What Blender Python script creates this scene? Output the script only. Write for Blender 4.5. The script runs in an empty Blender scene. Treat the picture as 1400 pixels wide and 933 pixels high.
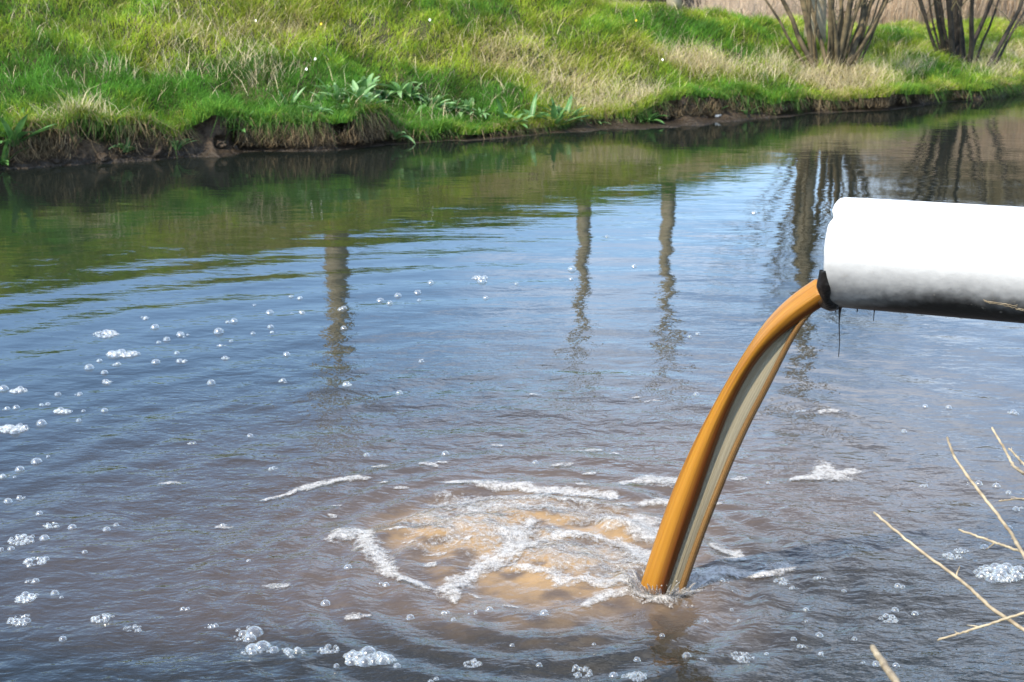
import bpy, bmesh, math, random
import numpy as np
from mathutils import Vector, Matrix
R = math.radians
rng = np.random.default_rng(7)
random.seed(7)
scene = bpy.context.scene
C = scene.collection

# ------------------------------------------------------------------ camera
CAM_H, FPX, HORIZON = 2.0, 1944.0, -100.0
PITCH = math.atan((466.5 - HORIZON) / FPX)
cam = bpy.data.cameras.new('camera'); camo = bpy.data.objects.new('camera', cam); C.objects.link(camo)
camo.location = (0, 0, CAM_H); camo.rotation_euler = (math.pi / 2 - PITCH, 0, 0)
cam.sensor_width = 36; cam.lens = FPX / 1400 * 36
cam.clip_start = 0.05; cam.clip_end = 3000
cam.dof.use_dof = True; cam.dof.focus_distance = 4.5; cam.dof.aperture_fstop = 8.0
scene.camera = camo
# ------------------------------------------------------------------ world, sun, exposure
SUN_EL = R(48); SUN_AZ = R(132 + 90)          # sun stands to the left, behind the camera
sx, sy = -math.cos(R(42)), -math.sin(R(42))
world = bpy.data.worlds.new('World'); scene.world = world; world.use_nodes = True
nt = world.node_tree; nt.nodes.clear()
wo = nt.nodes.new('ShaderNodeOutputWorld'); bg = nt.nodes.new('ShaderNodeBackground')
sky = nt.nodes.new('ShaderNodeTexSky'); sky.sky_type = 'NISHITA'; sky.sun_disc = False
sky.sun_elevation = SUN_EL; sky.sun_rotation = math.atan2(sx, sy) % (2 * math.pi)
sky.air_density = 1.15; sky.dust_density = 0.35; sky.ozone_density = 5.0
tc = nt.nodes.new('ShaderNodeTexCoord'); mp = nt.nodes.new('ShaderNodeMapping'); mp.inputs['Scale'].default_value = (1, 1, 2.6)
mp.inputs['Location'].default_value = (0.35, 0.1, 0.2)
cn = nt.nodes.new('ShaderNodeTexNoise'); cn.inputs['Scale'].default_value = 2.6; cn.inputs['Detail'].default_value = 7; cn.inputs['Roughness'].default_value = 0.58
cr = nt.nodes.new('ShaderNodeValToRGB'); cr.color_ramp.elements[0].position = 0.47; cr.color_ramp.elements[1].position = 0.75
cr.color_ramp.elements[1].color = (0.72, 0.72, 0.72, 1)
cm = nt.nodes.new('ShaderNodeMix'); cm.data_type = 'RGBA'; cm.inputs[7].default_value = (12, 12.3, 13, 1)
L = nt.links.new
L(tc.outputs['Generated'], mp.inputs['Vector']); L(mp.outputs[0], cn.inputs['Vector']); L(cn.outputs['Fac'], cr.inputs[0])
L(cr.outputs[0], cm.inputs[0]); L(sky.outputs[0], cm.inputs[6]); L(cm.outputs[2], bg.inputs['Color'])
bg.inputs['Strength'].default_value = 0.15
L(bg.outputs[0], wo.inputs[0])
sun = bpy.data.lights.new('sun', 'SUN'); sun.energy = 2.9; sun.angle = R(0.53); sun.color = (1.0, 0.90, 0.74)
suno = bpy.data.objects.new('sun', sun); C.objects.link(suno)
sdir = Vector((sx * math.cos(SUN_EL), sy * math.cos(SUN_EL), math.sin(SUN_EL)))
suno.rotation_euler = sdir.to_track_quat('Z', 'Y').to_euler(); suno.location = (-6, -4, 9)
scene.view_settings.view_transform = 'Standard'; scene.view_settings.look = 'None'
scene.view_settings.gamma = 1.0; scene.view_settings.exposure = 1.66
scene.render.engine = 'CYCLES'
scene.cycles.use_denoising = True
scene.cycles.max_bounces = 8; scene.cycles.transparent_max_bounces = 24

# ------------------------------------------------------------------ pixel helpers (used only to measure real positions)
cP, sP = math.cos(PITCH), math.sin(PITCH)
def ray(px, py):
    a, b = (px - 700) / FPX, -(py - 466.5) / FPX
    return np.array([a, cP + b * sP, -sP + b * cP])
def on_z(px, py, z=0.0):
    d = ray(px, py); t = (z - CAM_H) / d[2]
    return np.array([0, 0, CAM_H]) + d * t
def at_y(px, py, Y):
    d = ray(px, py); return np.array([0, 0, CAM_H]) + d * (Y / d[1])
def depth_of(p):
    return p[1] * cP + (CAM_H - p[2]) * sP
# ------------------------------------------------------------------ noise
def _hash(i, j, seed):
    n = (i.astype(np.int64) * 374761393 + j.astype(np.int64) * 668265263 + seed * 982451653) & 0xFFFFFFFF
    n = ((n ^ (n >> 13)) * 1274126177) & 0xFFFFFFFF
    return ((n ^ (n >> 16)) & 0xFFFFFF) / float(0xFFFFFF)
def vnoise(x, y, seed=0):
    x = np.asarray(x, float); y = np.asarray(y, float)
    i = np.floor(x); j = np.floor(y); u = x - i; v = y - j
    u = u * u * (3 - 2 * u); v = v * v * (3 - 2 * v)
    a = _hash(i, j, seed); b = _hash(i + 1, j, seed); c = _hash(i, j + 1, seed); d = _hash(i + 1, j + 1, seed)
    return (a * (1 - u) + b * u) * (1 - v) + (c * (1 - u) + d * u) * v
def fbm(x, y, seed=0, o=4):
    s = 0; a = 0.5; tot = 0
    for k in range(o):
        s = s + a * vnoise(x * 2 ** k + 17.3 * k, y * 2 ** k - 9.1 * k, seed + k); tot += a; a *= 0.5
    return s / tot
def smooth(e0, e1, x):
    t = np.clip((np.asarray(x, float) - e0) / (e1 - e0), 0, 1); return t * t * (3 - 2 * t)
# ------------------------------------------------------------------ object helpers
def tag(o, label=None, cat=None, group=None, kind=None):
    if label: o['label'] = label
    if cat: o['category'] = cat
    if group: o['group'] = group
    if kind: o['kind'] = kind
    return o
def empty(name, loc=(0, 0, 0), rz=0):
    o = bpy.data.objects.new(name, None); C.objects.link(o); o.location = loc; o.rotation_euler = (0, 0, rz)
    o.empty_display_size = 0.05
    return o
def mesh_np(name, V, faces_list, smooth_shade=False):
    """faces_list: list of int arrays (N,3) or (N,4)"""
    me = bpy.data.meshes.new(name)
    V = np.asarray(V, np.float32)
    me.vertices.add(len(V)); me.vertices.foreach_set('co', V.ravel())
    loops = np.concatenate([f.ravel() for f in faces_list]).astype(np.int32)
    tot = np.concatenate([np.full(len(f), f.shape[1], np.int32) for f in faces_list])
    start = np.concatenate([[0], np.cumsum(tot)[:-1]]).astype(np.int32)
    me.loops.add(len(loops)); me.loops.foreach_set('vertex_index', loops)
    me.polygons.add(len(tot)); me.polygons.foreach_set('loop_start', start)
    me.polygons.foreach_set('use_smooth', np.full(len(tot), smooth_shade, bool))
    me.update(calc_edges=True)
    return me
def set_color(me, name, col):
    a = me.color_attributes.new(name, 'FLOAT_COLOR', 'POINT')
    c = np.ones((len(me.vertices), 4), np.float32); c[:, :3] = col
    a.data.foreach_set('color', c.ravel())
def set_float(me, name, val):
    a = me.attributes.new(name, 'FLOAT', 'POINT'); a.data.foreach_set('value', np.asarray(val, np.float32).ravel())
def obj(name, me, mat, parent=None, loc=None):
    o = bpy.data.objects.new(name, me); C.objects.link(o)
    if mat and not me.materials: me.materials.append(mat)
    if parent: o.parent = parent
    if loc is not None: o.location = loc
    return o
def grid_faces(nr, nc, wrap=False):
    i = np.arange(nr - 1)[:, None]; j = np.arange(nc if wrap else nc - 1)[None, :]
    j2 = (j + 1) % nc
    return np.stack([i * nc + j, i * nc + j2, (i + 1) * nc + j2, (i + 1) * nc + j], -1).reshape(-1, 4)
def tube_np(pts, rad, n=7, cap=True):
    """swept tube, returns V, [quads, tris]"""
    pts = np.asarray(pts, float); rad = np.broadcast_to(np.asarray(rad, float), (len(pts),))
    tan = np.gradient(pts, axis=0); tan /= np.linalg.norm(tan, axis=1)[:, None] + 1e-9
    up = np.array([0, 0, 1.0]) if abs(tan[0, 2]) < 0.9 else np.array([1.0, 0, 0])
    V = []
    a = np.arange(n) / n * 2 * math.pi
    prev = None
    for p, t, r in zip(pts, tan, rad):
        u = np.cross(t, up) if prev is None else prev - t * np.dot(prev, t)
        u /= np.linalg.norm(u) + 1e-9; w = np.cross(t, u); prev = u
        V.append(p + r * (np.cos(a)[:, None] * u + np.sin(a)[:, None] * w))
    V = np.concatenate(V); Q = grid_faces(len(pts), n, True)
    T = np.zeros((0, 3), int)
    if cap:
        V = np.vstack([V, pts[0], pts[-1]]); b = len(pts) * n; k = np.arange(n)
        T = np.vstack([np.stack([np.full(n, b), (k + 1) % n, k], -1), np.stack([np.full(n, b + 1), b - n + k, b - n + (k + 1) % n], -1)])
    return V, Q, T
class Soup:
    def __init__(s): s.V = []; s.Q = []; s.T = []; s.n = 0
    def tube(s, pts, rad, n=7, cap=True):
        v, q, t = tube_np(pts, rad, n, cap); s.V.append(v); s.Q.append(q + s.n); s.T.append(t + s.n); s.n += len(v)
    def mesh(s, name, sm=True):
        return mesh_np(name, np.vstack(s.V), [np.vstack(s.Q), np.vstack(s.T)], sm)
# ------------------------------------------------------------------ materials
def mat(name):
    m = bpy.data.materials.new(name); m.use_nodes = True; n = m.node_tree; n.nodes.clear()
    out = n.nodes.new('ShaderNodeOutputMaterial'); return m, n, out
def N(n, t, **kw):
    x = n.nodes.new(t)
    for k, v in kw.items():
        if k.startswith('i_'): x.inputs[k[2:]].default_value = v
        else: setattr(x, k, v)
    return x
def simple(name, col, rough=0.7, noise=0.0, nscale=20, bump=0.0, spec=0.3, col2=None, transl=0.0):
    m, n, out = mat(name); b = N(n, 'ShaderNodeBsdfPrincipled'); lk = n.links.new
    b.inputs['Roughness'].default_value = rough; b.inputs['Specular IOR Level'].default_value = spec
    geo = N(n, 'ShaderNodeTexCoord'); nz = N(n, 'ShaderNodeTexNoise'); nz.inputs['Scale'].default_value = nscale; nz.inputs['Detail'].default_value = 6
    lk(geo.outputs['Object'], nz.inputs['Vector'])
    mx = N(n, 'ShaderNodeMix', data_type='RGBA'); mx.inputs[6].default_value = (*col, 1)
    mx.inputs[7].default_value = (*(col2 or tuple(c * (1 - noise) for c in col)), 1)
    rp = N(n, 'ShaderNodeValToRGB'); rp.color_ramp.elements[0].position = 0.35; rp.color_ramp.elements[1].position = 0.65
    lk(nz.outputs['Fac'], rp.inputs[0]); lk(rp.outputs[0], mx.inputs[0]); lk(mx.outputs[2], b.inputs['Base Color'])
    if bump:
        bp = N(n, 'ShaderNodeBump'); bp.inputs['Strength'].default_value = 1; bp.inputs['Distance'].default_value = bump
        lk(nz.outputs['Fac'], bp.inputs['Height']); lk(bp.outputs[0], b.inputs['Normal'])
    if transl:
        tr = N(n, 'ShaderNodeBsdfTranslucent'); lk(mx.outputs[2], tr.inputs['Color'])
        ms = N(n, 'ShaderNodeMixShader'); ms.inputs[0].default_value = transl
        lk(b.outputs[0], ms.inputs[1]); lk(tr.outputs[0], ms.inputs[2]); lk(ms.outputs[0], out.inputs[0])
    else: lk(b.outputs[0], out.inputs[0])
    return m
def leafy(name, rough=0.55, transl=0.45, spec=0.3):
    m, n, out = mat(name); lk = n.links.new
    at = N(n, 'ShaderNodeAttribute', attribute_name='col'); b = N(n, 'ShaderNodeBsdfPrincipled')
    b.inputs['Roughness'].default_value = rough; b.inputs['Specular IOR Level'].default_value = spec
    tr = N(n, 'ShaderNodeBsdfTranslucent'); ms = N(n, 'ShaderNodeMixShader'); ms.inputs[0].default_value = transl
    lk(at.outputs['Color'], b.inputs['Base Color']); lk(at.outputs['Color'], tr.inputs['Color'])
    lk(b.outputs[0], ms.inputs[1]); lk(tr.outputs[0], ms.inputs[2]); lk(ms.outputs[0], out.inputs[0]); return m
M = {}
M['grass'] = leafy('grass_blades'); M['straw'] = leafy('straw_blades', 0.6, 0.25, 0.2)
M['leaf'] = simple('dock_leaf', (0.20, 0.33, 0.13), 0.45, col2=(0.10, 0.22, 0.06), nscale=14, transl=0.25, spec=0.5)
M['leaf_dark'] = simple('dock_leaf_green', (0.12, 0.25, 0.07), 0.45, col2=(0.06, 0.15, 0.035), nscale=14, transl=0.25, spec=0.45)
M['bark'] = simple('bark', (0.13, 0.098, 0.05), 0.85, col2=(0.03, 0.024, 0.014), nscale=9, bump=0.012)
M['bark_dark'] = simple('bark_dark', (0.045, 0.036, 0.026), 0.85, col2=(0.02, 0.017, 0.013), nscale=9, bump=0.012)
M['bark_pale'] = simple('bark_pale', (0.36, 0.31, 0.21), 0.8, col2=(0.18, 0.15, 0.095), nscale=7, bump=0.01)
M['twig'] = simple('twig', (0.34, 0.28, 0.18), 0.6, col2=(0.15, 0.115, 0.07), nscale=28, bump=0.002)
M['twigs_fine'] = simple('fine_twigs', (0.14, 0.12, 0.06), 0.8, col2=(0.07, 0.06, 0.035), nscale=6)
M['petal'] = simple('petal', (0.8, 0.8, 0.76), 0.6); M['yellow'] = simple('yellow_floret', (0.75, 0.5, 0.03), 0.6)
M['litter'] = simple('white_plastic', (0.78, 0.76, 0.7), 0.4, noise=0.15)
# bank ground: soil or turf by the 'soil' attribute
m, n, out = mat('bank_ground'); lk = n.links.new; M['bank'] = m
b = N(n, 'ShaderNodeBsdfPrincipled'); b.inputs['Roughness'].default_value = 0.9; b.inputs['Specular IOR Level'].default_value = 0.2
g = N(n, 'ShaderNodeNewGeometry'); at = N(n, 'ShaderNodeAttribute', attribute_name='soil')
n1 = N(n, 'ShaderNodeTexNoise'); n1.inputs['Scale'].default_value = 7; n1.inputs['Detail'].default_value = 8; n1.inputs['Roughness'].default_value = 0.7
lk(g.outputs['Position'], n1.inputs['Vector'])
r1 = N(n, 'ShaderNodeValToRGB'); r1.color_ramp.elements[0].position = 0.3; r1.color_ramp.elements[1].position = 0.72
r1.color_ramp.elements[0].color = (0.014, 0.010, 0.007, 1); r1.color_ramp.elements[1].color = (0.115, 0.08, 0.05, 1)
r2 = N(n, 'ShaderNodeValToRGB'); r2.color_ramp.elements[0].position = 0.3; r2.color_ramp.elements[1].position = 0.75
r2.color_ramp.elements[0].color = (0.012, 0.02, 0.006, 1); r2.color_ramp.elements[1].color = (0.07, 0.07, 0.024, 1)
mx = N(n, 'ShaderNodeMix', data_type='RGBA'); lk(at.outputs['Fac'], mx.inputs[0]); lk(n1.outputs['Fac'], r1.inputs[0]); lk(n1.outputs['Fac'], r2.inputs[0])
lk(r2.outputs[0], mx.inputs[6]); lk(r1.outputs[0], mx.inputs[7])
sp_ = N(n, 'ShaderNodeSeparateXYZ'); lk(g.outputs['Position'], sp_.inputs[0]); wet = N(n, 'ShaderNodeMapRange'); wet.inputs['From Min'].default_value = .02; wet.inputs['From Max'].default_value = .12; lk(sp_.outputs[2], wet.inputs['Value'])
wm = N(n, 'ShaderNodeMix', data_type='RGBA'); wm.inputs[6].default_value = (.028, .021, .014, 1); lk(wet.outputs[0], wm.inputs[0]); lk(mx.outputs[2], wm.inputs[7]); lk(wm.outputs[2], b.inputs['Base Color'])
wr = N(n, 'ShaderNodeMapRange'); wr.inputs['To Min'].default_value = .35; wr.inputs['To Max'].default_value = .9; lk(wet.outputs[0], wr.inputs['Value']); lk(wr.outputs[0], b.inputs['Roughness'])
bp = N(n, 'ShaderNodeBump'); bp.inputs['Distance'].default_value = 0.05; n3 = N(n, 'ShaderNodeTexNoise'); n3.inputs['Scale'].default_value = 22; n3.inputs['Detail'].default_value = 6
lk(g.outputs['Position'], n3.inputs['Vector']); lk(n3.outputs['Fac'], bp.inputs['Height']); lk(bp.outputs[0], b.inputs['Normal']); lk(b.outputs[0], out.inputs[0])

# ------------------------------------------------------------------ far bank terrain (t along the river, m inland)
A0 = on_z(0, 232)[:2]; B0 = on_z(1400, 127)[:2]
Tv = (B0 - A0) / np.linalg.norm(B0 - A0); Nv = np.array([-Tv[1], Tv[0]])
def tm(p): q = np.asarray(p)[..., :2] - A0; return q @ Tv, q @ Nv
WL = [(-500, 268, .42, .05), (-150, 243, .42, .05), (0, 232, .42, .04), (60, 229, .36, .05), (110, 226, .40, .03), (180, 221, .40, .04), (250, 215, .36, .06), (290, 211, .36, .25), (330, 208, .38, .10),
      (370, 207, .34, .03), (440, 205, .35, .03), (490, 203, .36, .02), (530, 197, .24, .08), (555, 193, .10, .18), (590, 192, .10, .1), (606, 191, .17, .03), (625, 190, .10, .1), (650, 188, .06, .14), (700, 184, .08, .12),
      (760, 180, .08, .15), (820, 174, .10, .3), (870, 171, .16, .35), (920, 168, .25, .28), (980, 163, .25, .2), (1040, 160, .20, .1), (1100, 155, .15, .08), (1160, 152, .12, .08),
      (1220, 149, .15, .05), (1280, 141, .15, .04), (1330, 137, .13, .04), (1400, 127, .11, .05), (1560, 112, .15, .05), (1900, 92, .2, .05)]
wl_tm = np.array([[*tm(on_z(a, b_))] for a, b_, _, _ in WL]); w_t, w_m = wl_tm[:, 0], wl_tm[:, 1]
w_h = np.array([x[2] for x in WL]); w_toe = np.array([x[3] for x in WL])
CR = np.array([(-8, 2.5, 3.9, 2.4), (0, 1.98, 3.5, 1.9), (3.9, 1.58, 2.9, 1.45), (6.0, 1.36, 2.3, 1.05), (6.6, 1.24, 2.0, .95), (7.8, 1.10, 1.75, .8), (9, .86, 1.7, .55), (10.5, .72, 1.9, .45), (12, .62, 2.0, .42), (16, .58, 2.4, .4), (40, .6, 3, .4)])
def lip_h(t): return np.maximum(0.04, np.interp(t, w_t, w_h) * (1 - .14 * smooth(5, 3, t)) * (0.5 + 0.95 * fbm(t * 2.6, t * 0 + 4, 3, 4)))
def wline(t): return np.interp(t, w_t, w_m) + 0.26 * (fbm(t * 2.3, t * 0 + 1.7, 5, 4) - 0.5)
def ztop(t, n):
    t = np.asarray(t, float); n = np.asarray(n, float)
    hl = lip_h(t); hc = np.interp(t, CR[:, 0], CR[:, 1]); nc = np.interp(t, CR[:, 0], CR[:, 2]); zi = np.interp(t, CR[:, 0], CR[:, 3])
    u = np.clip(n / nc, 0, 1); z = hl + (hc - hl) * (0.55 * u + 0.45 * u * u * (3 - 2 * u))
    d = np.maximum(n - nc, 0); w = np.exp(-(d / 1.4) ** 2)
    zin = zi + (-0.3 - zi) * smooth(3, 17, d)
    z = np.where(n > nc, hc * w + zin * (1 - w), z)
    lump = (fbm(t * 1.9, n * 1.9, 11, 3) - 0.5) * 0.18 + (fbm(t * 5.5, n * 5.5, 21, 3) - 0.5) * 0.13
    return z + lump * smooth(0.0, 0.35, n) * (1 - smooth(8, 16, n))
def bank_xyz(t, n, z):
    m_ = wline(t) + n; p = A0 + np.asarray(t)[..., None] * Tv + np.asarray(m_)[..., None] * Nv
    return np.concatenate([p, np.asarray(z)[..., None]], -1)
def bank_hit(px, py):
    d = ray(px, py); o = np.array([0, 0, CAM_H]); k = np.linspace(8, 60, 5200); P = o + d * k[:, None]
    t, m_ = tm(P); n = m_ - wline(t); z = np.where(n > 0, ztop(t, n), -1)
    i = np.argmax(P[:, 2] < z); return P[i], float(t[i]), float(n[i])
ts = np.unique(np.concatenate([np.linspace(-30, -3, 40), np.linspace(-3, 15, 760), np.linspace(15, 60, 60)]))
rows = []; soil = []
hl = lip_h(ts); toe = np.interp(ts, w_t, w_toe) * (0.6 + 0.8 * fbm(ts * 4, ts * 0 + 9, 31, 3))
rows.append(bank_xyz(ts, ts * 0 - 2.2, ts * 0 - 1.0)); soil.append(ts * 0 + 1)
rows.append(bank_xyz(ts, -toe - 0.12, ts * 0 - 0.16)); soil.append(ts * 0 + 1)
rows.append(bank_xyz(ts, -toe - 0.02, ts * 0 - 0.03)); soil.append(ts * 0 + 1)
NW = 16
for k in range(NW):
    v = k / (NW - 1)
    ring = fbm(ts * 5.0, ts * 0 + v * 2.2, 41, 4); cave = smooth(0.46, 0.6, fbm(ts * 2.1 + 30, ts * 0 + v * 0.9, 51, 3)) * np.sin(math.pi * min(v * 1.05, 1)) ** 0.7
    deep = 0.1 + 0.42 * np.clip(hl / 0.4, 0.05, 1)
    nn = -toe * (1 - v) ** 1.6 + deep * cave * 0.9 + (ring - 0.5) * 0.3 * np.clip(hl / 0.3, 0.2, 1) * (0.4 + v) + 0.10 * v * (1 - v) * 4 * np.clip(hl / 0.3, 0, 1)
    nn = nn * (1 - v ** 4) - 0.02 * v ** 4
    rows.append(bank_xyz(ts, nn, 0.0 + hl * v)); soil.append(ts * 0 + 1)
for nn in np.concatenate([np.linspace(0.03, 4.6, 74), np.linspace(4.8, 12, 26), np.geomspace(12.8, 900, 16)]):
    rows.append(bank_xyz(ts, ts * 0 + nn, ztop(ts, nn)))
    bare = smooth(0.55, 0.68, fbm(ts * 2.2, ts * 0 + nn * 2.2, 61, 4)) * 0.22
    soil.append(np.clip(smooth(0.10, 0.02, ts * 0 + nn) + bare, 0, 1))
V = np.stack(rows); me = mesh_np('far_bank', V.reshape(-1, 3), [grid_faces(V.shape[0], V.shape[1])[:, ::-1]], True)
set_float(me, 'soil', np.stack(soil)); o = obj('far_bank', me, M['bank']); tag(o, 'grassy far river bank with an eroded brown earth edge', 'river bank', kind='structure')

# near bank, under and behind the camera (out of frame; the pipe comes out of it)
gx = np.linspace(-30, 30, 121); gy = np.concatenate([np.linspace(-60, -4, 20), np.linspace(-3.5, 3.6, 60)])
X, Y = np.meshgrid(gx, gy)
edge = 1.9 + 1.5 * smooth(1.8, 4.2, X) + 0.2 * (fbm(X * 0.9, X * 0 + 2, 71, 3) - 0.5)
Z = np.where(Y < edge, 0.05 + 0.55 * smooth(0, 1.6, edge - Y) + 0.1 * (fbm(X * 1.4, Y * 1.4, 72, 3) - .5) + 0.9 * smooth(2.4, 4.6, X) * smooth(0, 1.2, edge - Y), -0.6 * smooth(0, 0.4, Y - edge))
me = mesh_np('near_bank', np.stack([X, Y, Z], -1).reshape(-1, 3), [grid_faces(*X.shape)], True)
set_float(me, 'soil', smooth(0.55, 0.2, Z)); o = obj('near_bank', me, M['bank']); tag(o, 'near river bank that the discharge pipe comes out of', 'river bank', kind='structure')

# ------------------------------------------------------------------ river surface
PL = on_z(906, 803)[:2]                              # where the jet falls in
BO = [(on_z(642, 728)[:2], .16, .024), (on_z(765, 768)[:2], .17, .026), (on_z(575, 725)[:2], .13, .012), (on_z(845, 722)[:2], .09, .016), (on_z(740, 705)[:2], .18, .012)]
WV = []
for k in range(34):
    lam = 10 ** rng.uniform(-0.95, 0.05); th = rng.normal(0, 0.9) + math.pi / 2
    WV.append((2 * math.pi / lam * math.cos(th), 2 * math.pi / lam * math.sin(th), rng.uniform(0, 6.28), lam))
def agit(x, y):
    r = np.hypot((x - PL[0] + 0.35) * 0.8, (y - PL[1]) * 0.8)
    a = 0.015 + 0.75 * np.exp(-(r / 1.3) ** 2) + 0.30 * np.exp(-(r / 2.6) ** 2)
    return a * (0.7 + 0.6 * fbm(x * 0.8, y * 0.8, 81, 3))
def wh(x, y):
    x = np.asarray(x, float); y = np.asarray(y, float); a = agit(x, y); h = 0
    for kx, ky, ph, lam in WV:
        slope = 0.0016 + 0.010 * np.minimum(a, 1.0) if lam > 0.3 else 0.0004 + 0.020 * np.minimum(a, 1.0)
        h = h + slope * lam / 6.28 * np.sin(kx * x + ky * y + ph + 1.5 * fbm(x * 0.7, y * 0.7, 83, 2))
    # rings spreading from the boil
    bx, by = PL[0] - 0.38, PL[1] + 0.12
    r = np.hypot(x - bx, y - by) + 0.10 * (fbm(x * 1.3, y * 1.3, 84, 3) - .5)
    h = h + 0.0055 * np.cos(r * 2 * math.pi / 0.15) * np.exp(-((r - 0.55) / 0.45) ** 2)
    h = h + 0.0016 * np.cos(r * 2 * math.pi / 0.26) * np.exp(-((r - 1.6) / 1.1) ** 2)
    h = h + 0.0011 * np.cos(r * 2 * math.pi / 0.42) * smooth(1.2, 3.0, r) * np.exp(-((r - 3.6) / 2.4) ** 2)
    for (c, s, am) in BO:
        q = np.hypot((x - c[0]), (y - c[1])) / s
        h = h + 1.5 * am * np.exp(-q ** 2 * 1.4) + 0.014 * np.exp(-q * q * 0.8) * (fbm(x * 24, y * 24, 85, 3) - .5)
    rp = np.hypot(x - PL[0], y - PL[1])
    h = h - 0.03 * np.exp(-(rp / 0.085) ** 2) + 0.016 * np.exp(-((rp - 0.12) / 0.05) ** 2) * (0.4 + fbm(x * 20, y * 20, 86, 3))
    h = h + 0.02 * (fbm(x * 9, y * 9, 87, 4) - 0.5) * np.exp(-(np.hypot(x - PL[0] + .3, y - PL[1] - .1) / 0.5) ** 2)
    return h
def axis(lo, hi, f0, f1, fine, grow):
    a = list(np.arange(f0, f1, fine)); st = fine; p = a[-1]
    while p < hi: st = min(st * grow, 6); p += st; a.append(p)
    st = fine; p = f0; pre = []
    while p > lo: st = min(st * grow, 6); p -= st; pre.append(p)
    return np.array(pre[::-1] + a)
ax = axis(-90, 140, -1.5, 1.75, 0.0095, 1.022); ay = axis(1.2, 90, 3.4, 5.6, 0.0095, 1.013)
X, Y = np.meshgrid(ax, ay); H = wh(X, Y)
me = mesh_np('river', np.stack([X, Y, H], -1).reshape(-1, 3), [grid_faces(*X.shape)], True)
rr = np.hypot((X - PL[0] + 0.32) / 1.35, (Y - PL[1] - 0.05)); nz = fbm(X * 1.1 + 3, Y * 1.1, 91, 4)
plume = np.exp(-(rr / 1.15) ** 2) * 0.75 + 0.55 * np.exp(-(np.hypot((X - 0.9) / 2.4, (Y - 4.6) / 1.9)) ** 2) 
plume = np.clip(plume * (0.4 + 1.1 * nz), 0, 1) * (0.25 + 0.75 * smooth(3.55, 3.95, Y + 0.25 * (nz - .5)))  # brown also fades towards the near water, painting in the shade there
plume = plume * (1 - .8 * smooth(PL[0] + .05, PL[0] + .5, X + .25 * (nz - .5)) * smooth(5.0, 4.1, Y + .5 * (nz - .5)))  # shaded water right of the jet painted by thinning the brown
aer = 0
for (c, s, am) in BO + [(np.array([PL[0] - .33, PL[1] + .22]), .33, .02)]:
    aer = aer + np.exp(-(np.hypot(X - c[0], Y - c[1]) / (s * 1.25)) ** 2) * (0.75 if am > .019 else .55)
aer = np.clip(aer, 0, 1.1) * (0.15 + 0.85 * smooth(0.3, 0.68, fbm(X * 13, Y * 24, 92, 5)))
set_float(me, 'plume', plume); set_float(me, 'aer', np.clip(aer, 0, 1)); set_float(me, 'agit', np.clip(agit(X, Y) * 1.25, 0, 1))
m, n, out = mat('river_water'); lk = n.links.new; M['water'] = m
b = N(n, 'ShaderNodeBsdfPrincipled'); b.inputs['IOR'].default_value = 1.333; b.inputs['Roughness'].default_value = 0.03; b.inputs['Specular IOR Level'].default_value = 0.5
g = N(n, 'ShaderNodeNewGeometry'); ap = N(n, 'ShaderNodeAttribute', attribute_name='plume'); aa = N(n, 'ShaderNodeAttribute', attribute_name='aer'); ag = N(n, 'ShaderNodeAttribute', attribute_name='agit')
m1 = N(n, 'ShaderNodeMix', data_type='RGBA'); m1.inputs[6].default_value = (0.007, 0.009, 0.007, 1); m1.inputs[7].default_value = (0.060, 0.045, 0.034, 1); lk(ap.outputs['Fac'], m1.inputs[0])
m2 = N(n, 'ShaderNodeMix', data_type='RGBA'); m2.inputs[7].default_value = (0.215, 0.138, 0.064, 1); lk(m1.outputs[2], m2.inputs[6]); lk(aa.outputs['Fac'], m2.inputs[0]); lk(m2.outputs[2], b.inputs['Base Color'])
def bumpchain(scales, everywhere):
    prev = None
    for sc, det, dist, sxy, rough in [everywhere] + scales:
        mpn = N(n, 'ShaderNodeMapping'); mpn.inputs['Scale'].default_value = sxy; lk(g.outputs['Position'], mpn.inputs['Vector'])
        nn = N(n, 'ShaderNodeTexNoise'); nn.inputs['Scale'].default_value = sc; nn.inputs['Detail'].default_value = det; nn.inputs['Roughness'].default_value = rough; nn.inputs['Distortion'].default_value = 0.4
        lk(mpn.outputs[0], nn.inputs['Vector']); bb = N(n, 'ShaderNodeBump'); bb.inputs['Distance'].default_value = dist
        lk(nn.outputs['Fac'], bb.inputs['Height']); 
        if prev: lk(ag.outputs['Fac'], bb.inputs['Strength'])
        if prev: lk(prev.outputs[0], bb.inputs['Normal'])
        prev = bb
    return prev
bc = bumpchain([(9, 3, 0.016, (0.6, 1, 1), .5), (26, 3, 0.0055, (0.55, 1, 1), .5), (75, 2, 0.0012, (0.7, 1, 1), .5)], (13, 2, .0014, (.28, 1, 1), .5))
lk(bc.outputs[0], b.inputs['Normal']); lk(b.outputs[0], out.inputs[0])
o = obj('river', me, m); tag(o, 'rippled river water, brown and foaming where the jet falls in', 'river', kind='structure')

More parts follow.
